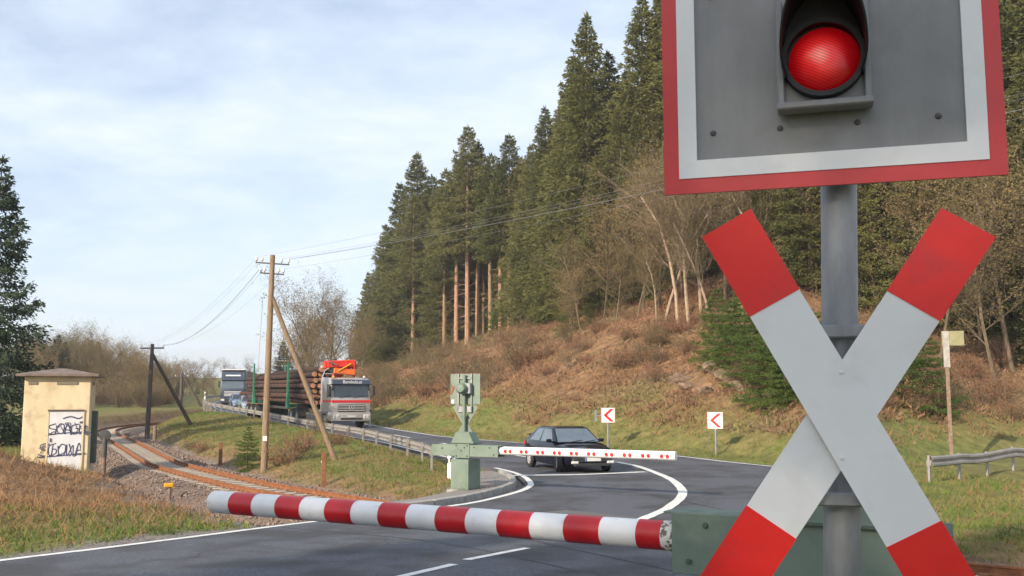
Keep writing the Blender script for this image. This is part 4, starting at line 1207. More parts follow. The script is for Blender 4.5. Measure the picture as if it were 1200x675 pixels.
def car(label, loc, ang, paint, L=4.05, W=1.66, H=1.36, spoiler=True, steer=0.0, glass='car_glass'):
    t = empty('car', loc, ang, label, 'car')
    k = L / 4.1; hw = W / 2; hz = H / 1.36
    st = [(-2.03, .80, .42, .72, .74), (-1.98, .90, .30, .86, .88), (-1.70, .97, .22, .90, .93), (-1.2, 1.0, .20, .905, .94), (-.4, 1.0, .18, .90, .93), (.4, 1.0, .18, .885, .92),
          (.95, .995, .18, .85, .885), (1.4, .975, .19, .79, .835), (1.75, .94, .21, .715, .755), (1.95, .88, .24, .64, .675), (2.05, .78, .30, .54, .56), (2.08, .70, .36, .46, .48)]
    secs = []
    for x, w, zb, zs, zt in st:
        y = w * hw
        zm = zb + (zs - zb) * 0.55
        half = [(y * 0.82, zb), (y * 0.96, zb + 0.05), (y, zm), (y * 0.985, zs - 0.05), (y * 0.94, zs), (y * 0.55, zt - 0.008)]
        ring = half + [(-a, b) for a, b in half[::-1]]
        secs.append([(x * k, a, b * hz) for a, b in ring])
    body = MB().loft(secs).build('body', paint, t, smooth=True)
    # greenhouse
    zb, z1, z2 = .88 * hz, 1.31 * hz, H
    def ring4(xf, xr, w, z): return [(xf * k, w * hw, z), (xr * k, w * hw, z), (xr * k, -w * hw, z), (xf * k, -w * hw, z)]
    A, Bq, C = ring4(1.02, -1.85, .925, zb), ring4(.30, -1.05, .735, z1), ring4(.12, -.85, .64, z2)
    mb = MB(); mb.loft([A, Bq, C])
    cab = link('roof', bevel_mesh(mb.mesh('roof', paint), 0.035, 2, 15), t)
    def pane(name, c, m, inset, par):
        return quad_panel(c, inset, 0.007, 0.01).build(name, m, par)
    ws = pane('windscreen', [A[0], A[3], Bq[3], Bq[0]][::-1], glass, 0.055, t)
    pane('rear_window', [A[1], Bq[1], Bq[2], A[2]][::-1], 'car_glass', 0.06, t)
    for sgn in (1, -1):
        i0, i1 = (0, 1) if sgn > 0 else (3, 2)
        a0, a1, b0, b1 = Vector(A[i0]), Vector(A[i1]), Vector(Bq[i0]), Vector(Bq[i1])
        for u0, u1, nm in ((0.10, 0.50, 'side_window'), (0.52, 0.86, 'side_window')):
            lo0, lo1 = a0.lerp(a1, u0), a0.lerp(a1, u1)
            hi0, hi1 = b0.lerp(b1, max(0.02, (u0 - .10) * 1.2)), b0.lerp(b1, min(.98, u1 * 1.06))
            c = [lo0, lo1, hi1, hi0] if sgn < 0 else [lo1, lo0, hi0, hi1]
            q = quad_panel(c, 0.03, 0.009, 0.012).build(nm, 'windscreen_glass' if paint == 'car_black' else 'car_glass', t)
    # wheels and arches
    ms = wheel_meshes(0.29, 0.18)
    for x in (1.27 * k, -1.22 * k):
        for sgn in (1, -1):
            MB().lathe([(0, 0), (0.345, 0), (0.345, 0.012), (0, 0.012)], 24, Matrix.Translation((x, sgn * (hw - 0.004), 0.31)) @ Matrix.Rotation(R(-90 * sgn), 4, 'X')).build('wheel_arch', 'black_plastic', t)
            add_wheel(t, ms, x, sgn * (hw - 0.05), 0.29, steer if x > 0 else 0)
    # front details
    xf = 2.06 * k
    bp = MB().box((2.035 * k, 0, 0.40 * hz), (0.13, W * 0.80, 0.17), bev=0.04).build('front_bumper', paint if paint != 'car_black' else 'black_plastic', t)
    for sgn in (1, -1):
        MB().box((1.99 * k, sgn * W * 0.355, 0.585 * hz), (0.12, 0.30, 0.12), Euler((0, R(14), sgn * R(-14))), bev=0.02).build('headlight', 'lamp_glass' if paint != 'car_black' else 'black_plastic', t)
        MB().box((2.09 * k, sgn * W * 0.355, 0.33 * hz), (0.05, 0.24, 0.085), bev=0.02).build('fog_light', 'lamp_glass', bp)
        m = MB().box((0.72 * k, sgn * (hw + 0.07), 0.94 * hz), (0.10, 0.17, 0.11), bev=0.025); m.box((0.74 * k, sgn * (hw - 0.03), 0.905 * hz), (0.06, 0.12, 0.04))
        m.build('mirror', paint, t)
        MB().box((-1.99 * k, sgn * W * 0.36, 0.76 * hz), (0.09, 0.30, 0.13), bev=0.02).build('tail_light', 'sign_red', t)
        MB().box((-.2 * k, sgn * (hw + 0.004), 0.52 * hz), (2.0 * k, 0.02, 0.05), bev=0.005).build('side_strip', 'black_plastic', t)
    MB().box((2.055 * k, 0, 0.555 * hz), (0.05, W * 0.42, 0.06), bev=0.01).build('grille', 'black_plastic', t)
    pl = MB().box((2.112 * k, 0, 0.42 * hz), (0.014, 0.52, 0.115), bev=0.003).build('number_plate', 'plate', bp)
    MB().box((2.120 * k, -0.235, 0.42 * hz), (0.006, 0.045, 0.11)).build('plate_band', 'plate_blue', pl)
    MB().box((2.06 * k, 0, 0.255 * hz), (0.08, W * 0.74, 0.10), bev=0.02).build('lower_grille', 'black_plastic', bp)
    if spoiler:
        sp = MB().box((-1.86 * k, 0, 1.06 * hz), (0.22, W * 0.80, 0.03), Euler((0, R(-6), 0)), bev=0.01)
        for sgn in (1, -1): sp.box((-1.86 * k, sgn * W * 0.34, 0.99 * hz), (0.14, 0.05, 0.14))
        sp.build('rear_spoiler', paint, t)
        MB().box((0.78 * k, -0.52, 1.00 * hz), (0.01, 0.18, 0.10), Euler((0, R(-33), 0))).build('parking_disc', 'plate_blue', ws)
    wi = MB()
    for y0 in (-0.3, 0.25): wi.tube([(1.03 * k, y0, .885 * hz), (.83 * k, y0 + 0.45, 1.005 * hz)], 0.008, 5)
    MB().tube([(1.04 * k, -0.35, .892 * hz), (.93 * k, 0.15, .955 * hz)], 0.009, 5).build('wiper', 'black_plastic', t)
    MB().tube([(1.04 * k, 0.12, .892 * hz), (.93 * k, 0.6, .955 * hz)], 0.009, 5).build('wiper', 'black_plastic', t)
    # dim interior seen through nothing: a driver's seat pair stands just behind the glass line
    return t
cp = G(664, 551)
cD = 30.6
cx = at(662, 549, cD).x
car('black three-door hatchback waiting behind the dotted white boom', (cx + 0.15, cD + 1.6, B(cD)), math.atan2(-0.94, 0.33), 'car_black', steer=R(-14), glass='windscreen_glass')
k1 = at(273, 473, 96); car('dark blue car standing between the tall lorry and the silver-blue car', (k1.x, 98, B(97)), math.atan2(-0.93, 0.36), 'car_blue', H=1.45, spoiler=False)
k2 = at(286, 476, 88.5); car('pale silver-blue car right behind the timber load', (k2.x, 90, B(89)), math.atan2(-0.93, 0.36), 'car_silver_blue', H=1.45, spoiler=False)

def star_badge(t, x, z, r):
    b = MB(); b.lathe([(r * .84, -0.008), (r, -0.008), (r, 0.012), (r * .84, 0.012), (r * .84, -0.008)], 28, Matrix.Translation((x, 0, z)) @ Matrix.Rotation(R(90), 4, 'Y'))
    o = b.build('badge', 'lamp_glass', t)
    st = MB(); pts = []
    for k in range(6):
        a = R(90 + 60 * k); rr = r * .9 if k % 2 == 0 else r * .16
        pts.append((math.cos(a) * rr, math.sin(a) * rr))
    st.prism(pts, 'x', 0, 0.014, Matrix.Translation((x, 0, z)))
    st.build('badge_star', 'lamp_glass', o)
    MB().lathe([(0, 0), (r * 1.06, 0), (r * 1.06, 0.006), (0, 0.006)], 28, Matrix.Translation((x - 0.012, 0, z)) @ Matrix.Rotation(R(90), 4, 'Y')).build('badge_disc', 'black_plastic', o)
def log_truck():
    D = 61.0
    f = at(411, 500, D)
    back = Vector((-0.483, 0.875)).normalized()
    ang = math.atan2(-back.y, -back.x)
    base = Vector((f.x, D, B(D) + 0.02))
    slope = math.atan((B(84) - B(62)) / 24.0)
    t = empty('log_truck', base, ang, 'silver timber truck with red stripe and folded red crane', 'truck')
    t.rotation_euler = (0, slope, ang)
    hw = 1.24
    side = [(0.0, 0.98), (0.03, 1.50), (-0.02, 1.86), (-0.22, 2.72), (-0.34, 2.98), (-0.62, 3.10), (-2.05, 3.12), (-2.15, 3.0), (-2.15, 1.02)]
    mb = MB(); mb.prism(side, 'y', -hw, hw)
    cab = link('cab', bevel_mesh(mb.mesh('cab', 'truck_silver'), 0.06, 2, 25), t)
    # bumper
    mb = MB(); mb.prism([(0.0, 0.42), (0.10, 0.48), (0.10, 0.96), (0.0, 1.0), (-1.0, 1.0), (-1.0, 0.55)], 'y', -hw - 0.01, hw + 0.01)
    bp = link('bumper', bevel_mesh(mb.mesh('bumper', 'truck_silver'), 0.04, 2, 25), t)
    MB().box((0.105, 0, 0.60), (0.03, 1.40, 0.12), bev=0.01).build('air_intake', 'black_plastic', bp)
    MB().box((0.112, 0.02, 0.75), (0.014, 0.52, 0.115)).build('number_plate', 'plate', bp)
    for s_ in (-1, 1):
        h = MB().box((0.098, s_ * 0.98, 0.74), (0.05, 0.40, 0.26), bev=0.03).build('headlight', 'lamp_glass', bp)
        for q in (-0.09, 0.09): MB().lathe([(0, 0), (0.075, 0), (0.06, 0.012), (0, 0.016)], 14, Matrix.Translation((0.124, s_ * 0.98 + q, 0.74)) @ Matrix.Rotation(R(90), 4, 'Y')).build('headlight_bulb', 'rim', h)
    # grille
    gr = MB().box((0.035, 0, 1.25), (0.02, 1.75, 0.44), bev=0.005).build('grille', 'black_plastic', t)
    for k in range(3):
        MB().box((0.055, 0, 1.11 + k * 0.14), (0.03, 1.72, 0.075), bev=0.01).build('grille_slat', 'truck_silver', gr)
    star_badge(gr, 0.085, 1.27, 0.155)
    MB().box((0.022, 0, 1.66), (0.03, 2 * hw + 0.012, 0.15)).build('red_stripe', 'truck_red', t)
    for s_ in (-1, 1):
        MB().box((-0.95, s_ * (hw + 0.004), 1.66), (1.9, 0.012, 0.13)).build('red_stripe', 'truck_red', t)
    # windscreen, visor, side glass
    def lerp2(z):
        pts = sorted(side[:6], key=lambda p: p[1])
        return float(np.interp(z, [p[1] for p in side[2:6]], [p[0] for p in side[2:6]]))
    z0, z1_ = 1.90, 2.66
    mb = quad_panel([(lerp2(z0), -hw + 0.10, z0), (lerp2(z0), hw - 0.10, z0), (lerp2(z1_), hw - 0.14, z1_), (lerp2(z1_), -hw + 0.14, z1_)], 0.0, 0.012, 0.02)
    ws = mb.build('windscreen', 'car_glass', t)
    mb = quad_panel([(lerp2(1.80), -hw + 0.02, 1.80), (lerp2(1.80), hw - 0.02, 1.80), (lerp2(2.72), hw - 0.03, 2.72), (lerp2(2.72), -hw + 0.03, 2.72)], 0.0, 0.006, 0.02)
    mb.build('windscreen_frame', 'black_plastic', t)
    mb = MB(); mb.prism([(-0.20, 2.66), (-0.02, 2.72), (-0.06, 2.98), (-0.36, 3.02)], 'y', -hw + 0.02, hw - 0.02)
    vis = mb.build('sun_visor', 'truck_blue', t)
    tx = link('lettering', text_mesh('Bernholz.at', 0.27, 'truck_white'), vis)
    tx.matrix_local = Matrix.Translation((-0.032, 0.05, 2.85)) @ Matrix.Rotation(R(90), 4, 'Z') @ Matrix.Rotation(R(81), 4, 'X')
    for s_ in (-1, 1):
        q = MB(); q.prism([(-0.30, 1.92), (-1.05, 1.86), (-1.05, 2.70), (-0.46, 2.70)], 'y', s_ * (hw + 0.001), s_ * (hw + 0.012)); q.build('side_window', 'car_glass', t)
        d = MB(); d.box((-0.22, s_ * (hw + 0.003), 1.75), (0.02, 0.01, 1.5)); d.build('door_gap', 'black_plastic', t)
        m = MB().box((-0.02, s_ * (hw + 0.17), 2.30), (0.16, 0.22, 0.62), bev=0.05); m.tube([(-0.1, s_ * hw, 2.7), (0.0, s_ * (hw + 0.17), 2.66)], 0.03, 6); m.tube([(-0.05, s_ * hw, 1.95), (0.0, s_ * (hw + 0.17), 1.98)], 0.03, 6)
        m.build('mirror', 'black_plastic', t)
        MB().lathe([(0, 0), (0.08, 0), (0.08, 0.10), (0.0, 0.12)], 12, Matrix.Translation((-0.55, s_ * 1.0, 3.12))).build('roof_light', 'lamp_glass' if s_ > 0 else 'yellow_cap', t)
        MB().box((-1.35, s_ * (hw - 0.02), 0.98), (1.25, 0.10, 0.20), bev=0.04).build('mudguard', 'truck_grey', t)
        MB().box((-2.6, s_ * (hw - 0.2), 0.78), (0.8, 0.40, 0.55), bev=0.06).build('tank', 'truck_grey', t)
    for y0, y1 in ((-0.75, 0.0), (0.1, 0.85)):
        MB().tube([(0.03, y0, 1.88), (lerp2(2.05) + 0.03, y1, 2.05)], 0.014, 5).build('wiper', 'black_plastic', t)
    MB().box((-0.9, 0, 2.2), (0.4, 1.7, 0.5), bev=0.1).build('dashboard', 'chassis', t)
    # chassis and wheels
    MB().box((-5.0, 0, 0.88), (9.2, 0.86, 0.26), bev=0.01).build('chassis', 'chassis', t)
    ms = wheel_meshes(0.50, 0.30, 0.58); md = wheel_meshes(0.50, 0.56, 0.58)
    for s_ in (-1, 1):
        add_wheel(t, ms, -1.35, s_ * (hw - 0.17), 0.50)
        for x in (-7.4, -8.75): add_wheel(t, md, x, s_ * (hw - 0.29), 0.50)
    # headboard rack and crane
    for s_ in (-1, 1):
        MB().tube([(-2.35, s_ * 1.16, 0.98), (-2.35, s_ * 1.16, 3.0), (-2.35, s_ * 0.98, 3.55), (-2.35, s_ * 0.7, 3.72)], 0.045, 8).build('rack_tube', 'truck_silver', t, smooth=True)
    for z in (1.6, 2.2, 2.8, 3.35):
        MB().tube([(-2.35, -1.15 + max(0, z - 3.0) * .4, z), (-2.35, 1.15 - max(0, z - 3.0) * .4, z)], 0.035, 8).build('rack_bar', 'truck_silver', t, smooth=True)
    MB().box((-2.35, -1.10, 1.7), (0.10, 0.12, 1.6)).build('rack_panel', 'truck_red', t)
    cr = MB().box((-2.95, 0.0, 2.25), (0.46, 0.5, 2.75), bev=0.04).build('crane_column', 'crane_red', t)
    MB().box((-2.75, 0.12, 3.92), (0.40, 2.15, 0.52), bev=0.05).build('crane_boom', 'crane_red', cr)
    MB().box((-2.42, 0.10, 4.00), (0.30, 1.85, 0.44), Euler((R(3), 0, 0)), bev=0.04).build('crane_jib', 'crane_red', cr)
    MB().box((-2.40, 0.30, 3.50), (0.34, 1.45, 0.36), Euler((R(-5), 0, 0)), bev=0.04).build('crane_extension', 'crane_orange', cr)
    MB().tube([(-2.22, -0.15, 3.52), (-2.22, 0.72, 4.02)], 0.045, 10).build('hydraulic_ram', 'yellow_cap', cr, smooth=True)
    MB().tube([(-2.22, -0.8, 4.1), (-2.22, -0.2, 3.9)], 0.04, 10).build('hydraulic_ram', 'truck_grey', cr, smooth=True)
    for y in (-0.5, 0.45, 0.95):
        MB().box((-2.55, y, 3.82), (0.60, 0.05, 0.76), bev=0.01).build('crane_bracket', 'chassis' if y < 0 else 'crane_red', cr)
    MB().tube([(-2.7, -0.95, 4.1), (-2.6, -1.05, 4.28), (-2.5, -0.7, 4.32), (-2.3, -0.2, 4.24)], 0.03, 6).build('hydraulic_hose', 'black_plastic', cr, smooth=True)
    g = MB().box((-2.55, 1.02, 3.42), (0.30, 0.16, 0.55), Euler((R(20), 0, 0)), bev=0.03).build('grapple', 'crane_red', cr)
    MB().lathe([(0, 0), (0.09, 0), (0.07, 0.05), (0, 0.06)], 12, Matrix.Translation((-2.3, -1.2, 3.78)) @ Matrix.Rotation(R(90), 4, 'Y')).build('work_lamp', 'lamp_glass', t)
    # bunk stakes on the truck
    def bunk(root, x, col='stake_green'):
        b = MB().box((x, 0, 1.12), (0.34, 2.5, 0.24), bev=0.02).build('bunk', col, root)
        for s_ in (-1, 1):
            mb = MB(); mb.loft([[(x - .34, s_ * 1.30, 1.0), (x + .34, s_ * 1.30, 1.0), (x + .34, s_ * 1.12, 1.0), (x - .34, s_ * 1.12, 1.0)],
                                [(x - .10, s_ * 1.30, 1.75), (x + .10, s_ * 1.30, 1.75), (x + .10, s_ * 1.17, 1.75), (x - .10, s_ * 1.17, 1.75)],
                                [(x - .055, s_ * 1.30, 4.15), (x + .055, s_ * 1.30, 4.15), (x + .055, s_ * 1.20, 4.15), (x - .055, s_ * 1.20, 4.15)]])
            mb.build('stake', col, b)
    bunk(t, -9.6)
    MB().box((-7.6, 0, 1.12), (0.3, 2.4, 0.24)).build('bunk', 'chassis', t)
    # trailer dolly
    tb = base + Vector((back.x, back.y, math.tan(slope) * 1.0 - 0.0)) * 0
    def local(xx, yy=0, zz=0):
        return base + Vector((back.x, back.y, 0)) * (-xx) + Vector((0, 0, math.tan(slope) * -xx)) + Vector((0, 0, zz))
    tr = empty('log_trailer', local(-19.6), ang, 'timber trailer dolly with green stakes carrying the tail of the logs', 'trailer')
    tr.rotation_euler = (0, slope, ang)
    MB().box((0, 0, 0.85), (4.4, 0.9, 0.26), bev=0.01).build('chassis', 'chassis', tr)
    MB().box((3.9, 0, 0.86), (4.6, 0.20, 0.2)).build('drawbar', 'chassis', tr)
    for x in (-1.3, 0.0, 1.3):
        for s_ in (-1, 1): add_wheel(tr, md, x, s_ * (hw - 0.29), 0.50)
    for s_ in (-1, 1): MB().box((0, s_ * 1.0, 1.04), (4.2, 0.5, 0.06), bev=0.01).build('mudguard', 'rust_pipe', tr)
    bunk(tr, 0.65)
    MB().box((-1.3, 0, 1.12), (0.3, 2.4, 0.24)).build('bunk', 'chassis', tr)
    # the logs
    r = random.Random(8)
    z = 1.27
    rows = [5, 6, 5, 6, 5, 5, 4]
    meshes = []
    for j, nrow in enumerate(rows):
        rad0 = 0.205
        for i in range(nrow):
            y = (i - (nrow - 1) / 2) * 0.398 + r.uniform(-.01, .01)
            Ls = r.uniform(16.2, 18.6) + (2.2 if r.random() < .12 else 0); x0 = -3.7 - r.uniform(0, 1.3)
            ra, rbk = rad0 * r.uniform(0.74, 0.97), rad0 * r.uniform(0.52, 0.74)
            npt = 9
            pts, rr = [], []
            for q in range(npt):
                u = q / (npt - 1)
                pts.append((-u * Ls, r.uniform(-.03, .03), -u * (rad0 * 0.18 * (2 * j + 1)) + r.uniform(-.025, .025)))
                rr.append(ra + (rbk - ra) * u)
            lg = MB().tube(pts, rr, 12).mesh('log', 'log_bark', smooth=True)
            o = link('log', lg)
            o.location = local(x0) + Vector((-back.y, back.x, 0)) * y * -1 + Vector((0, 0, z + rad0 + r.uniform(-.01, .01)))
            o.rotation_euler = (0, slope + r.uniform(-.002, .002), ang + r.uniform(-.003, .003))
            tag(o, 'long brown log stacked between green stakes on the timber truck', 'log', 'logs loaded on the timber truck')
            for e, (pt, rad_) in enumerate(((pts[0], rr[0]), (pts[-1], rr[-1]))):
                sx = 1 if e == 0 else -1
                MB().lathe([(0, 0.0), (rad_ * 0.97, 0.0), (rad_ * 0.95, 0.012), (0, 0.015)], 12, Matrix.Translation(pt) @ Matrix.Rotation(R(90 * sx), 4, 'Y')).build('cut_end', 'log_end', o)
        z += 0.365
    return local
log_truck()

def far_truck():
    D = 104.0
    f = at(272, 472, D)
    ang = math.atan2(-0.985, 0.17)
    t = empty('lorry', (f.x, D, B(D)), ang, 'tall dark blue and white lorry queuing behind the cars', 'truck')
    hw = 1.22
    side = [(0.0, 0.9), (0.02, 1.75), (-0.2, 2.75), (-0.5, 3.62), (-1.1, 3.80), (-2.1, 3.85), (-2.1, 0.95)]
    mb = MB(); mb.prism(side, 'y', -hw, hw)
    link('cab', bevel_mesh(mb.mesh('cab', 'truck_blue'), 0.07, 2, 25), t)
    MB().box((-0.85, 0, 3.80), (0.75, 2.46, 0.10), Euler((0, R(-10), 0)), bev=0.03).build('roof_edge', 'truck_white', t)
    mb = MB(); mb.prism([(0.0, 0.35), (0.1, 0.4), (0.1, 0.92), (-0.9, 0.92), (-0.9, 0.5)], 'y', -hw, hw); bp = mb.build('bumper', 'truck_blue', t)
    MB().box((0.10, 0.0, 0.62), (0.03, 1.5, 0.30)).build('air_intake', 'black_plastic', bp)
    for s_ in (-1, 1):
        MB().box((0.09, s_ * 0.98, 0.66), (0.05, 0.36, 0.22), bev=0.03).build('headlight', 'lamp_glass', bp)
        MB().box((-0.1, s_ * (hw + 0.16), 2.3), (0.15, 0.2, 0.7), bev=0.04).build('mirror', 'truck_blue', t)
        q = MB(); q.prism([(-0.3, 1.85), (-1.05, 1.8), (-1.05, 2.6), (-0.45, 2.6)], 'y', s_ * (hw + .001), s_ * (hw + .012)); q.build('side_window', 'car_glass', t)
    gr = MB().box((0.03, 0, 1.30), (0.03, 1.9, 0.62)).build('grille', 'truck_blue', t)
    for k in range(4): MB().box((0.06, 0, 1.1 + k * 0.14), (0.03, 1.7, 0.05)).build('grille_slat', 'truck_white', gr)
    xs = lambda z: float(np.interp(z, [1.75, 2.75, 3.62], [0.02, -0.2, -0.5]))
    quad_panel([(xs(1.85), -1.12, 1.85), (xs(1.85), 1.12, 1.85), (xs(2.72), 1.1, 2.72), (xs(2.72), -1.1, 2.72)], 0, 0.012, 0.02).build('windscreen', 'windscreen_glass', t)
    MB().prism([(-0.18, 2.72), (0.06, 2.74), (0.0, 2.92), (-0.28, 3.0)], 'y', -1.2, 1.2).build('sun_visor', 'truck_blue', t)
    quad_panel([(xs(3.0), -1.18, 3.0), (xs(3.0), 1.18, 3.0), (xs(3.55), 1.15, 3.55), (xs(3.55), -1.15, 3.55)], 0, 0.012, 0.02).build('roof_panel', 'truck_blue', t)
    MB().box((-0.28, 0, 3.22), (0.05, 1.5, 0.14), Euler((0, R(-18), 0))).build('name_sign', 'truck_white', t)
    tl = MB().box((-8.6, 0, 2.45), (12.4, 2.5, 2.75), bev=0.04).build('box_body', 'box_grey', t)
    MB().box((-7.5, 0, 0.9), (13.0, 0.9, 0.25)).build('chassis', 'chassis', t)
    ms = wheel_meshes(0.50, 0.30, 0.58)
    for s_ in (-1, 1):
        for x in (-1.3, -4.9, -11.0, -12.3): add_wheel(t, ms, x, s_ * (hw - 0.17), 0.5)
far_truck()

# ------------------------------------------------------------------ plants: shared meshes
def diamonds(P, Dv, Wv):
    """leaf faces: base point, length vector, half-width vector, all (N,3)"""
    a = P; b = P + Dv * 0.45 + Wv; c = P + Dv; d = P + Dv * 0.45 - Wv
    return np.stack([a, b, c, d], 1).reshape(-1, 3)
def norm(v): return v / np.maximum(np.linalg.norm(v, axis=-1, keepdims=True), 1e-9)
def spruce(name, H, z0f, Rm, seed, leaf='spruce_needles', dens=1.0, dead=False, spray=1.0, curve=0.85):
    r = np.random.default_rng(seed)
    z0 = H * z0f
    out = []
    z = z0
    big_ = H > 8
    while z < H * 0.985:
        t = (z - z0) / (H - z0)
        rad = Rm * (1 - t) ** curve * min(1.0, 0.62 + t * 3.2) + 0.10
        nb_ = int(r.integers(5, 8))
        a0 = r.uniform(0, 6.28)
        for k in range(nb_):
            az = a0 + 2 * PI * k / nb_ + r.normal(0, 0.25)
            ln = rad * r.uniform(0.55, 1.18)
            sl_ = -0.50 + 0.80 * t + r.normal(0, 0.10)
            o = np.array([math.cos(az), math.sin(az), 0]); sd = np.array([-math.sin(az), math.cos(az), 0])
            m = max(8, int(ln * 64 * dens * (1 if big_ else 2.6)))
            s_ = r.random(m) ** 0.75
            s_ = 0.10 + 0.92 * s_
            lat = r.normal(0, 1, m) * 0.16 * ln * (0.35 + np.sin(np.clip(s_, 0, 1) * 2.6)) * 0.9
            droop = -np.abs(lat) * 0.45 - r.random(m) ** 2 * (0.42 if big_ else 0.14) * (0.4 + 0.6 * (1 - t))
            zz = z + ln * (sl_ * s_ + (-0.12 + 0.30 * s_) * s_) + droop
            q = o[None] * (ln * s_)[:, None] + sd[None] * lat[:, None] + np.stack([np.zeros(m), np.zeros(m), zz], 1)
            dv = o[None] * 0.75 + sd[None] * np.sign(lat)[:, None] * r.uniform(0.1, 0.8, m)[:, None] + np.array([0, 0, -0.25])[None] + r.normal(0, 0.35, (m, 3))
            L_ = r.uniform(0.16, 0.36, m) * (0.75 + 0.5 * (1 - t))
            dv = norm(dv) * (L_ * spray)[:, None]
            wv = norm(np.cross(dv, r.normal(0, 1, (m, 3)))) * (r.uniform(0.030, 0.058, m) * spray)[:, None]
            out.append(diamonds(q, dv, wv))
        z += r.uniform(0.42, 0.72) * (1.0 if big_ else 0.55) * (1.15 - 0.55 * t)
    top = np.array([[0, 0, H * 0.965]] * 5); dv = np.stack([r.normal(0, .12, 5), r.normal(0, .12, 5), np.full(5, H * 0.035)], 1)
    out.append(diamonds(top, dv, np.cross(dv, r.normal(0, 1, (5, 3))) * 0.08))
    crown = np_mesh('crown', np.concatenate(out), 4, leaf)
    mb = MB()
    rb = H * 0.0105
    mb.tube([(0, 0, -0.8), (0, 0, 0.3), (r.normal(0, .06), r.normal(0, .06), H * 0.35), (r.normal(0, .08), r.normal(0, .08), H * 0.7), (0, 0, H * 0.985)], [rb * 1.5, rb * 1.15, rb * 0.9, rb * 0.5, 0.02], 8)
    if dead:
        for k in range(int(z0 * 4)):
            zz = r.uniform(z0 * 0.15, z0 * 1.05); az = r.uniform(0, 6.28); L_ = r.uniform(0.5, 2.0)
            mb.tube([(0, 0, zz), (math.cos(az) * L_ * .5, math.sin(az) * L_ * .5, zz - 0.02), (math.cos(az) * L_, math.sin(az) * L_, zz - L_ * .22)], [0.025, 0.018, 0.006], 3, cap=False)
    trunk = mb.mesh('trunk', 'spruce_bark' if dead else 'dark_bark', smooth=True)
    return (H, trunk, crown)
def seg_mesh(name, segs, material, sides=4):
    A = np.array([s[0] for s in segs]); Bp = np.array([s[1] for s in segs])
    ra = np.array([s[2] for s in segs]); rb = np.array([s[3] for s in segs])
    d = norm(Bp - A)
    ref = np.where(np.abs(d[:, 2:3]) < 0.9, np.array([[0, 0, 1.0]]), np.array([[1.0, 0, 0]]))
    u = norm(np.cross(d, ref)); w = np.cross(d, u)
    fs = []
    for k in range(sides):
        a0, a1 = 2 * PI * k / sides, 2 * PI * (k + 1) / sides
        o0 = u * math.cos(a0) + w * math.sin(a0); o1 = u * math.cos(a1) + w * math.sin(a1)
        fs.append(np.stack([A + o0 * ra[:, None], A + o1 * ra[:, None], Bp + o1 * rb[:, None], Bp + o0 * rb[:, None]], 1))
    return np_mesh(name, np.concatenate(fs).reshape(-1, 3), 4, material)
def bare_tree(H, seed, spread=0.42, bark='bare_bark', leaves='bud_leaf', nleaf=4200, first=0.3, lean=0.0, leafsize=0.12):
    r = np.random.default_rng(seed)
    big, twigs, tips = [], [], []
    def grow(p, d, L, rad, lev):
        n = 4 if lev < 2 else 3
        q = p.copy()
        for i in range(n):
            d = norm(d + r.normal(0, 0.10 + 0.05 * lev, 3) + np.array([0, 0, 0.06 if lev else 0.02]))
            q2 = q + d * L / n
            r0, r1 = rad * (1 - i / n * 0.55), rad * (1 - (i + 1) / n * 0.55)
            (big if lev < 1 else twigs).append((q, q2, r0, r1))
            if lev < 4:
                nb_ = (2 if lev == 0 else 2) if (lev > 0 or i >= 1) else 0
                if lev == 0 and i >= 1: nb_ = 4
                for _ in range(nb_):
                    ax = r.normal(0, 1, 3); ax = norm(ax - d * np.dot(ax, d))
                    a = r.uniform(0.45, 0.95) * (1 + spread - 0.4)
                    nd = norm(d * math.cos(a) + ax * math.sin(a) + np.array([0, 0, 0.15]))
                    f = q + (q2 - q) * r.uniform(0.2, 1.0)
                    grow(f, nd, L * r.uniform(0.38, 0.58) * (0.8 if lev == 0 else 1), r1 * 0.52, lev + 1)
            if lev >= 3: tips.append(q2)
            q = q2
        tips.append(q)
    grow(np.array([0, 0, -0.4]), norm(np.array([lean, 0, 1.0])), H * 0.92, H * 0.0125, 0)
    trunk = seg_mesh('trunk', big, bark, 6)
    tw = seg_mesh('twigs', twigs, 'bare_bark', 3)
    T = np.array(tips)
    idx = r.integers(0, len(T), nleaf)
    P = T[idx] + r.normal(0, 0.13, (nleaf, 3))
    dv = norm(r.normal(0, 1, (nleaf, 3))) * (r.uniform(0.7, 1.5, nleaf) * leafsize)[:, None]
    wv = norm(np.cross(dv, r.normal(0, 1, (nleaf, 3)))) * (leafsize * 0.35)
    lf = np_mesh('leaves', diamonds(P, dv, wv), 4, leaves)
    return (H, trunk, tw, lf)
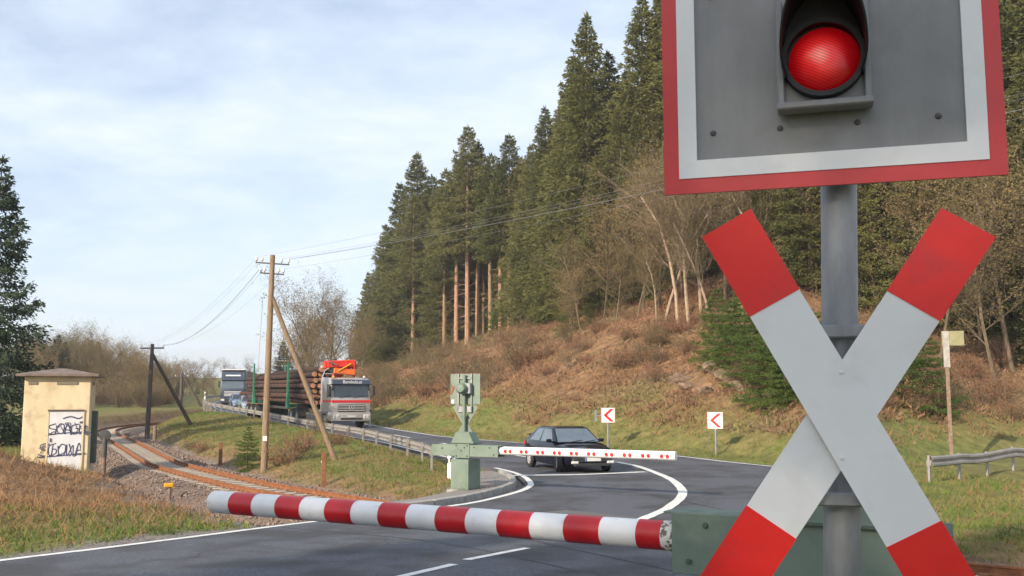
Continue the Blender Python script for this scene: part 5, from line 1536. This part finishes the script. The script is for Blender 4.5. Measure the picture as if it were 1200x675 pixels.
def shrub(Hs, Rs, seed, leaf, nst=46, nleaf=900, ls=0.07, bark='bare_bark'):
    r = np.random.default_rng(seed)
    segs, tips = [], []
    for _ in range(nst):
        az = r.uniform(0, 6.28); sp_ = r.uniform(0, 1)
        p = np.array([math.cos(az) * Rs * .25 * sp_, math.sin(az) * Rs * .25 * sp_, -0.15])
        d = norm(np.array([math.cos(az) * sp_ * Rs / Hs, math.sin(az) * sp_ * Rs / Hs, 1.0]) + r.normal(0, 0.1, 3))
        L_ = Hs * r.uniform(0.6, 1.1)
        rad = 0.016
        for i in range(4):
            d = norm(d + r.normal(0, 0.13, 3) + np.array([0, 0, -0.05 * i]))
            q = p + d * L_ / 4
            segs.append((p, q, rad, rad * 0.75)); rad *= 0.75
            if i > 0:
                for _k in range(3):
                    dd = norm(d + r.normal(0, 0.55, 3)); L2 = L_ * r.uniform(0.12, 0.3)
                    segs.append((q, q + dd * L2, rad * .7, rad * .35)); tips.append(q + dd * L2 * .6); tips.append(q + dd * L2)
            p = q
        tips.append(p)
    T = np.array(tips); idx = r.integers(0, len(T), nleaf)
    P = T[idx] + r.normal(0, 0.07, (nleaf, 3))
    dv = norm(r.normal(0, 1, (nleaf, 3)) + np.array([0, 0, 0.3])) * (r.uniform(0.7, 1.6, nleaf) * ls)[:, None]
    wv = norm(np.cross(dv, r.normal(0, 1, (nleaf, 3)))) * (ls * 0.4)
    return (Hs, seg_mesh('stems', segs, bark, 3), np_mesh('leaves', diamonds(P, dv, wv), 4, leaf))
def plant(name, proto, partnames, x, y, scale, label, cat, group, rz=None, tilt=0.0, wide=1.0):
    t = empty(name, (x, y, height(x, y)), rng.uniform(0, 6.28) if rz is None else rz, label, cat, group)
    t.rotation_euler = (rng.uniform(-tilt, tilt), rng.uniform(-tilt, tilt), t.rotation_euler[2])
    t.scale = (scale * wide, scale * wide, scale)
    for nm, me_ in zip(partnames, proto[1:]):
        link(nm, me_, t)
    return t

SP_FULL = [spruce('a', 24, 0.05, 5.0, 1, spray=1.25), spruce('b', 22, 0.08, 4.4, 2, spray=1.25), spruce('c', 25, 0.06, 4.6, 3, curve=0.75, spray=1.25)]
SP_HIGH = [spruce('d', 24, 0.48, 4.0, 4, dead=True, spray=1.25), spruce('e', 23, 0.54, 3.8, 5, dead=True, spray=1.25), spruce('f', 25, 0.45, 4.3, 6, dead=True, spray=1.25)]
SP_DARK = [spruce('g', 14, 0.04, 4.2, 7, leaf='dark_spruce_needles', spray=1.1, dens=1.2), spruce('h', 13, 0.05, 3.0, 8, leaf='dark_spruce_needles', spray=1.2)]
SP_YOUNG = [spruce('i', 4.2, 0.02, 1.55, 9, leaf='young_spruce_needles', spray=0.42, curve=0.85), spruce('j', 3.8, 0.02, 1.5, 10, leaf='young_spruce_needles', spray=0.42, curve=0.85)]
BARE = [bare_tree(11, 21), bare_tree(10, 22, spread=0.5), bare_tree(12, 23, spread=0.35), bare_tree(9, 24, spread=0.6, nleaf=3600)]
BIRCH = [bare_tree(12, 31, spread=0.25, bark='pale_bark', nleaf=2400), bare_tree(11, 32, spread=0.3, bark='pale_bark', nleaf=2400, lean=0.18), bare_tree(12, 33, spread=0.25, bark='pale_bark', nleaf=2600, lean=-0.12)]
SHRUB = [shrub(1.5, 1.5, 41, 'brown_leaf'), shrub(1.2, 1.6, 42, 'brown_leaf', nleaf=1100), shrub(2.0, 1.5, 43, 'bud_leaf'), shrub(1.6, 1.7, 44, 'olive_leaf', nleaf=1100), shrub(2.6, 1.7, 45, 'bud_leaf', nst=60, nleaf=1200)]

# ---- forest on the hill: the trees whose tops show, read off the photograph
def by_top(name, proto, parts, px, D, py_top, label, cat, group, **kw):
    x = at(px, 300, D).x
    z = height(x, D)
    H = at(px, py_top, D).z - z
    return plant(name, proto, parts, x, D, H / proto[0], label, cat, group, **kw)
TP = ('trunk', 'crown'); BP = ('trunk', 'twigs', 'leaves'); SPn = ('stems', 'leaves')
G_FULL = 'spruces leafed down to the ground at the forest edge'
L_FULL = 'tall spruce with boughs down to the ground at the forest edge'
G_HIGH = 'bare-trunked spruces at the forest edge'
L_HIGH = 'tall spruce with a bare orange trunk below its high crown'
front_full = [(452, 138, 262, 0), (468, 132, 213, 1), (487, 128, 176, 0), (505, 126, 203, 2), (432, 146, 318, 1),
              (640, 92, 122, 0), (660, 90, 112, 1), (676, 86, 62, 2), (690, 82, 13, 0), (716, 84, 58, 1), (737, 88, 80, 2), (757, 80, -10, 0), (782, 80, -30, 2), (622, 96, 168, 1), (650, 84, 210, 0), (672, 80, 190, 2), (700, 76, 180, 1), (726, 78, 120, 0), (748, 74, 130, 2)]
for px, D, ty, v in front_full:
    by_top('spruce_tree', SP_FULL[v], TP, px, D, ty, L_FULL, 'tree', G_FULL, wide=1.0 + 0.12 * (px < 520))
front_high = [(522, 116, 196, 1), (535, 113, 185, 0), (548, 110, 145, 2), (560, 112, 165, 0), (575, 108, 178, 1), (597, 104, 155, 2), (586, 105, 190, 0), (611, 103, 182, 1), (636, 97, 190, 0), (515, 119, 215, 2), (529, 122, 210, 0), (566, 116, 200, 2), (604, 110, 200, 1)]
for px, D, ty, v in front_high:
    by_top('spruce_tree', SP_HIGH[v], TP, px, D, ty, L_HIGH, 'tree', G_HIGH)
# deeper rows
L_DEEP = 'spruce standing deep inside the hillside forest'
cnt = 0
taken = []
tries = 0
r2 = random.Random(77)
while cnt < 260 and tries < 9000:
    tries += 1
    px = r2.uniform(425, 680) if cnt % 2 else r2.uniform(640, 1280)
    D = r2.uniform(55, 190)
    x = at(px, 300, D).x
    z = [height(x, D)]; dh_ = [float(gdh[min(np.searchsorted(gy, D), len(gy) - 1), min(np.searchsorted(gx, x), len(gx) - 1)])]
    dmin = (24 if D < 112 else 17) if px < 640 else (27 if px < 800 else 24)
    if dh_[0] < dmin or dh_[0] > 85: continue
    if any((x - a) ** 2 + (D - b) ** 2 < 3.4 ** 2 for a, b in taken): continue
    # keep the skyline of the photograph: nothing behind rises above the front row
    sky_y = float(np.interp(px, [425, 440, 470, 487, 520, 548, 580, 610, 640, 665, 690, 740, 757, 780, 800], [330, 300, 230, 200, 225, 175, 195, 190, 145, 120, 50, 90, 20, -60, -200]))
    Hmax = at(px, sky_y + 22, D).z - float(z[0])
    Ht = min(r2.uniform(19, 25), Hmax)
    if Ht < 8: continue
    v = r2.randrange(3)
    pr = SP_HIGH[v] if r2.random() < (0.75 if px < 640 else 0.45) else SP_FULL[v]
    plant('spruce_tree', pr, TP, x, D, Ht / pr[0], L_DEEP, 'tree', 'spruces inside the hillside forest')
    taken.append((x, D)); cnt += 1
# right hand forest near the crossing sign
for px, D, ty, v in ((905, 60, 120, 0), (950, 58, 60, 2), (1000, 56, 110, 2), (1045, 57, 60, 0), (1085, 54, 100, 2), (1130, 55, 70, 0), (1215, 53, 60, 2), (1185, 57, 30, 0), (1010, 66, -160, 0), (1060, 62, -180, 1), (1110, 60, -120, 2), (1150, 58, -170, 0), (1190, 57, -90, 1), (1235, 56, -120, 2), (930, 70, -150, 1), (870, 74, -130, 0), (822, 78, -90, 1)):
    by_top('spruce_tree', SP_FULL[v] if v != 1 else SP_HIGH[0], TP, px, D, ty, 'very tall spruce rising behind the lamp board', 'tree', 'spruces behind the lamp board')

# bare trees on the slope
L_B = 'leafless brown tree on the slope below the spruces'
for px, D, ty, v in ((680, 73, 282, 0), (706, 72, 248, 3), (752, 67, 206, 0), (772, 66, 205, 2), (668, 70, 325, 3), (720, 66, 295, 3), (745, 64, 268, 1), (800, 66, 200, 3), (865, 62, 215, 0), (905, 60, 225, 1), (955, 58, 180, 2), (1030, 55, 190, 3), (1090, 54, 240, 1), (1140, 52, 215, 0), (1180, 50, 200, 3), (1215, 52, 160, 2), (890, 52, 290, 3), (1095, 48, 265, 0), (1160, 47, 260, 3)):
    by_top('bare_tree', BARE[v], BP, px, D, ty, L_B, 'tree', 'leafless trees on the slope')
for px, D, ty, v in ((775, 60, 225, 1), (793, 59, 200, 0), (806, 58, 195, 2), (820, 60, 205, 0), (832, 57, 235, 1), (848, 61, 190, 2), (768, 61, 290, 0), (885, 58, 200, 0)):
    by_top('birch_tree', BIRCH[v], BP, px, D, ty, 'slender pale-stemmed leafless tree above the young spruces', 'tree', 'pale-stemmed trees on the slope')
# young spruces on the slope
for px, D, ty, v in ((838, 51, 338, 0), (857, 48, 348, 1), (878, 45, 360, 0), (898, 42.5, 376, 1), (916, 41, 396, 0), (932, 41.5, 385, 1), (868, 50, 334, 1), (905, 45, 350, 0), (950, 42, 360, 1), (985, 42, 365, 0), (1045, 42, 372, 1), (1080, 41, 385, 0)):
    by_top('young_spruce', SP_YOUNG[v], TP, px, D, ty, 'bushy young green spruce on the slope behind the cross', 'tree', 'young spruces on the slope', wide=1.25)
for px, D, ty, v in ((581, 98, 362, 0), (666, 74, 352, 1), (690, 72, 360, 0)):
    by_top('young_spruce', SP_YOUNG[v], TP, px, D, ty, 'low green spruce sapling among shrubs below the tall trunks', 'tree', 'spruce saplings under the forest edge', wide=1.3)
# small spruce by the track
sb = hit(290, 552, 14, 45)
plant('small_spruce', SP_YOUNG[0], TP, sb.x, sb.y, (at(291, 500, sb.y).z - sb.z) / 4.2, 'small green spruce next to the braced wooden telegraph pole', 'tree', None, wide=1.15)
# left conifers
by_top('conifer_tree', SP_DARK[0], TP, -4, 45, 180, 'tall dark conifer rising beside the cream hut', 'tree', None, wide=0.72)
by_top('conifer_tree', SP_DARK[1], TP, -70, 49, 150, 'dark conifer partly hidden behind the tall one by the hut', 'tree', None)
by_top('conifer_tree', SP_DARK[1], TP, 335, 118, 400, 'lone dark spruce standing behind the log load', 'tree', None, wide=1.15)
# row of unseen conifers added behind the camera to shade the crossing sign
sdir = -SUN_AZ
for pc, dist, ht, v in ((3.2, 33, 23, 0), (1.0, 30, 23, 2), (-1.2, 33, 24, 1), (-3.4, 30, 22, 0), (-5.6, 33, 23, 2), (-7.6, 31, 21, 1), (-9.4, 33, 21, 0)):
    q = Vector((sdir.y, -sdir.x)) * pc - sdir * dist
    plant('spruce_tree', SP_FULL[v], TP, q.x, q.y, ht / SP_FULL[v][0], 'tall unseen spruce added behind the viewer to shade the crossing sign', 'tree', 'unseen spruces added to shade the crossing')
# far wood on the left
r3 = random.Random(5)
L_W = 'leafless grey-brown tree in the far wood beyond the railway'
for k in range(95):
    px = r3.uniform(30, 262); D = r3.uniform(112, 165)
    if px > 205: D = r3.uniform(150, 200)
    ty = float(np.interp(px, [45, 70, 110, 150, 190, 230, 262], [402, 398, 398, 414, 430, 446, 450])) + r3.uniform(-4, 26)
    by_top('far_tree', BARE[k % 4], BP, px, D, ty, L_W, 'tree', 'leafless trees of the far wood', wide=1.15)
for px, D, ty in ((74, 120, 392), (66, 128, 404), (112, 150, 398), (215, 180, 440), (237, 190, 447), (90, 140, 402), (176, 170, 436), (58, 118, 398), (82, 124, 400), (100, 130, 404), (120, 142, 400), (132, 150, 415), (50, 125, 390), (195, 185, 440), (160, 160, 425)):
    by_top('far_conifer', SP_DARK[1], TP, px, D, ty, 'small dark conifer in the far wood beyond the railway', 'tree', 'conifers of the far wood')
for k in range(46):
    px = r3.uniform(52, 205); D = r3.uniform(100, 120)
    x = at(px, 300, D).x
    if abs(x + 28) < 4 and D < 108: continue
    plant('far_shrub', SHRUB[(2, 4, 4, 0)[k % 4]], SPn, x, D, r3.uniform(0.8, 1.5), 'grey-brown thicket shrub below the far wood', 'shrub', 'shrubs below the far wood')
# bare trees behind the log truck
for px, D, ty, v in ((355, 120, 372, 0), (372, 118, 358, 1), (388, 116, 352, 2), (402, 114, 345, 0), (415, 112, 362, 3), (363, 124, 385, 3), (395, 110, 378, 1), (425, 108, 372, 0), (345, 128, 392, 1), (410, 105, 392, 3), (380, 106, 400, 3)):
    by_top('bare_tree', BARE[v], BP, px, D, ty, 'leafless brown tree behind the log truck', 'tree', 'leafless trees behind the log truck', wide=1.1)
for k in range(40):
    px = r3.uniform(130, 420) if k > 12 else r3.uniform(170, 250); D = r3.uniform(170, 240)
    by_top('far_tree', BARE[k % 4], BP, px, D, r3.uniform(425, 445), 'tiny leafless tree on the horizon behind the lorry', 'tree', 'leafless trees on the horizon', wide=1.2)

# shrubs on the hillside
cnt = 0; tries = 0
L_S2 = 'brown leafless shrub on the dry hillside'
while cnt < 190 and tries < 5000:
    tries += 1
    px = r3.uniform(425, 1215); py = r3.uniform(372, 500)
    top = float(np.interp(px, [425, 500, 600, 680, 780, 900, 1200], [400, 402, 385, 362, 368, 385, 385]))
    bot = float(np.interp(px, [425, 470, 520, 600, 680, 760, 860, 1200], [488, 480, 478, 452, 432, 462, 462, 500]))
    if py < top or py > bot: continue
    if 770 < px < 860 and py > 425: continue
    p = hit(px, py, 35, 150)
    v = r3.choice([0, 1, 1, 0, 2, 3, 4]) if px < 620 else r3.choice([0, 1, 1, 0, 2, 0])
    plant('shrub', SHRUB[v], SPn, p.x, p.y, r3.uniform(0.55, 1.05) * (0.8 if px > 640 else 1.15), L_S2 if v != 3 else 'olive green budding shrub on the dry hillside', 'shrub', 'shrubs on the hillside' if v != 3 else 'budding shrubs on the hillside', tilt=0.1)
    cnt += 1
for px, py, v, s_ in ((345, 538, 0, 0.62), (330, 545, 1, 0.5), (360, 528, 0, 0.5), (395, 522, 1, 0.55), (372, 508, 2, 0.5), (236, 530, 1, 0.45), (222, 527, 3, 0.3)):
    p = hit(px, py, 15, 80)
    plant('shrub', SHRUB[v], SPn, p.x, p.y, s_, 'scrubby brown bush on the bank between the poles and guardrail', 'shrub', 'bushes on the bank')

# rocks
def rock_mesh(seed):
    import bmesh
    r = np.random.default_rng(seed)
    bm = bmesh.new(); bmesh.ops.create_icosphere(bm, subdivisions=2, radius=1)
    for v in bm.verts:
        n_ = v.co.normalized()
        d = 0.75 + 0.5 * abs(math.sin(3.1 * n_.x + seed)) * abs(math.cos(2.3 * n_.y + seed * 2)) + r.normal(0, 0.07)
        v.co = Vector((n_.x * d * 1.3, n_.y * d, n_.z * d * 0.75))
    me = bpy.data.meshes.new('rock'); bm.to_mesh(me); bm.free(); me.materials.append(MATS['rock']); return me
RK = [rock_mesh(k) for k in range(3)]
for px, py, s_ in ((796, 447, 0.55), (808, 455, 0.4), (836, 432, 0.6), (850, 444, 0.55), (826, 460, 0.38), (866, 455, 0.45), (905, 468, 0.45), (872, 470, 0.3), (760, 440, 0.3), (742, 425, 0.25)):
    p = hit(px, py, 33, 80)
    o = link('rock', RK[int(px) % 3]); o.location = (p.x, p.y, p.z + s_ * 0.05); o.scale = (s_, s_, s_ * .8); o.rotation_euler = (rng.uniform(-.4, .4), rng.uniform(-.4, .4), rng.uniform(0, 6))
    tag(o, 'pale weathered rock cropping out of the brown slope', 'rock', 'rocks in the slope')

# pale notice post and stacked timber at the right
np_ = at(1112, 470, 33.5); npz = height(np_.x, 33.5)
t = empty('notice_post', (np_.x, 33.5, npz), R(-20), 'slender post with a small yellowish board above the guardrail', 'sign')
hN = at(1112, 388, 33.5).z - npz
MB().box((0, 0.06, hN / 2 - 0.3), (0.12, 0.10, hN + 0.5)).build('post', 'weathered_post', t)
MB().box((0.22, 0, hN - 0.25), (0.70, 0.03, 0.50), bev=0.005).build('board', 'pale_board', t)
MB().box((0, -0.02, hN - 0.62), (0.20, 0.03, 1.24), bev=0.005).build('sleeve', 'concrete', t)

# ------------------------------------------------------------------ ground cover nobody could count
def blades(name, X, Y, Z, nb, lmin, lmax, width, material, upright, spread, label):
    N = len(X)
    r = np.random.default_rng(len(X))
    P = np.repeat(np.stack([X, Y, Z], 1), nb, 0)
    M_ = len(P)
    P[:, :2] += r.normal(0, spread, (M_, 2))
    d = norm(np.concatenate([r.normal(0, 1, (M_, 2)), np.full((M_, 1), upright) + r.uniform(0, .8, (M_, 1))], 1))
    L_ = r.uniform(lmin, lmax, M_)
    sd = norm(np.cross(d, r.normal(0, 1, (M_, 3)))) * (width * r.uniform(0.6, 1.4, M_))[:, None]
    tip = P + d * L_[:, None]; tip[:, 2] -= 0.1 * L_
    P[:, 2] -= 0.02
    tri = np.stack([P - sd, P + sd, tip], 1).reshape(-1, 3)
    o = link(name, np_mesh(name, tri, 3, material))
    tag(o, label, name.replace('_', ' '), kind='stuff')
def sample(n, x0, x1, y0, y1, cond, power=1.0):
    u = nrng.random(n) ** power
    Y = y0 + (y1 - y0) * u
    X = nrng.uniform(x0, x1, n) if not callable(x0) else x0(Y, n)
    Z, dr_, dl_, dh_, inr = height_full(X, Y)
    m = cond(X, Y, dr_, dl_, dh_, inr) & (np.abs(X) < 0.60 * Y + 3)
    return X[m], Y[m], Z[m]
gn = lambda X, Y: hnoise(X, Y, 0.35, 31)
offroad = lambda dr_, dl_, inr: (~inr) & (dl_ > 0.45) & (dr_ > 2.2)
mound = lambda X, Y: 1.3 * np.exp(-(((X + 14.5) / 6.5) ** 2 + ((Y - 21) / 6.5) ** 2))
# green grass on the banks and verges
X, Y, Z = sample(60000, -32, 14, 10, 95, lambda X, Y, dr_, dl_, dh_, inr: offroad(dr_, dl_, inr) & (dh_ < 6 + 2 * gn(X, Y)) & (mound(X, Y) + 0.35 * gn(X, Y) < 0.45) & ((dr_ > 2.4) & ((dr_ > 3.8) | (dist_side(X, Y) > 0))) & ~((X > -2.3) & (Y > 21) & (Y < 31) & (dl_ < 1.9)), 1.5)
blades('grass', X, Y, Z, 6, 0.07, 0.20, 0.012, 'green_grass', 1.0, 0.10, 'short green grass on the banks and verges')
# dry grass on the mound and mixed in
X, Y, Z = sample(60000, -34, 14, 9, 70, lambda X, Y, dr_, dl_, dh_, inr: offroad(dr_, dl_, inr) & (dh_ < 10) & ((dr_ > 3.6) | (dist_side(X, Y) > 0)) & ((mound(X, Y) + 0.3 * gn(X, Y) > 0.25) | (nrng.random(X.shape) < 0.22)), 1.4)
blades('dry_grass', X, Y, Z, 6, 0.10, 0.34, 0.010, 'dry_grass', 0.7, 0.13, 'tan dry grass on the mound and banks')
# brush on the slope
X, Y, Z = sample(120000, -40, 75, 30, 150, lambda X, Y, dr_, dl_, dh_, inr: (dh_ > 3.5 + 2 * gn(X, Y)) & (dh_ < 40) & (~inr) & (hnoise(X, Y, 0.55, 51) + 0.6 * hnoise(X, Y, 1.7, 52) + 0.18 * (X < 2) > -0.12 + 0.25 * (nrng.random(X.shape) - .5)), 1.3)
blades('undergrowth', X, Y, Z, 7, 0.15, 0.50, 0.035, 'dry_brush', 0.55, 0.28, 'dry reddish brown undergrowth over the hillside')

X, Y, Z = sample(70000, -30, 60, 30, 110, lambda X, Y, dr_, dl_, dh_, inr: (dh_ > 2.5) & (dh_ < 30) & (~inr) & (hnoise(X, Y, 0.45, 61) > 0.02))
blades('hill_grass', X, Y, Z, 6, 0.12, 0.40, 0.020, 'dry_grass', 0.8, 0.2, 'tan grass tussocks scattered over the hillside')

# ------------------------------------------------------------------ thin morning haze in the valley
mb = MB(); mb.box((0, 1200, 26), (4600, 3700, 62))
hz = mb.build('haze', 'wire')
hm = bpy.data.materials.new('haze'); hm.use_nodes = True
hn = hm.node_tree.nodes; hn.clear()
ho = hn.new('ShaderNodeOutputMaterial'); hv_ = hn.new('ShaderNodeVolumePrincipled')
hv_.inputs['Color'].default_value = (0.86, 0.91, 1.0, 1)
hv_.inputs['Density'].default_value = 0.0004
hm.node_tree.links.new(hv_.outputs[0], ho.inputs['Volume'])
hz.data.materials.clear(); hz.data.materials.append(hm)
tag(hz, 'pale thin haze filling the valley air', 'haze', kind='stuff')
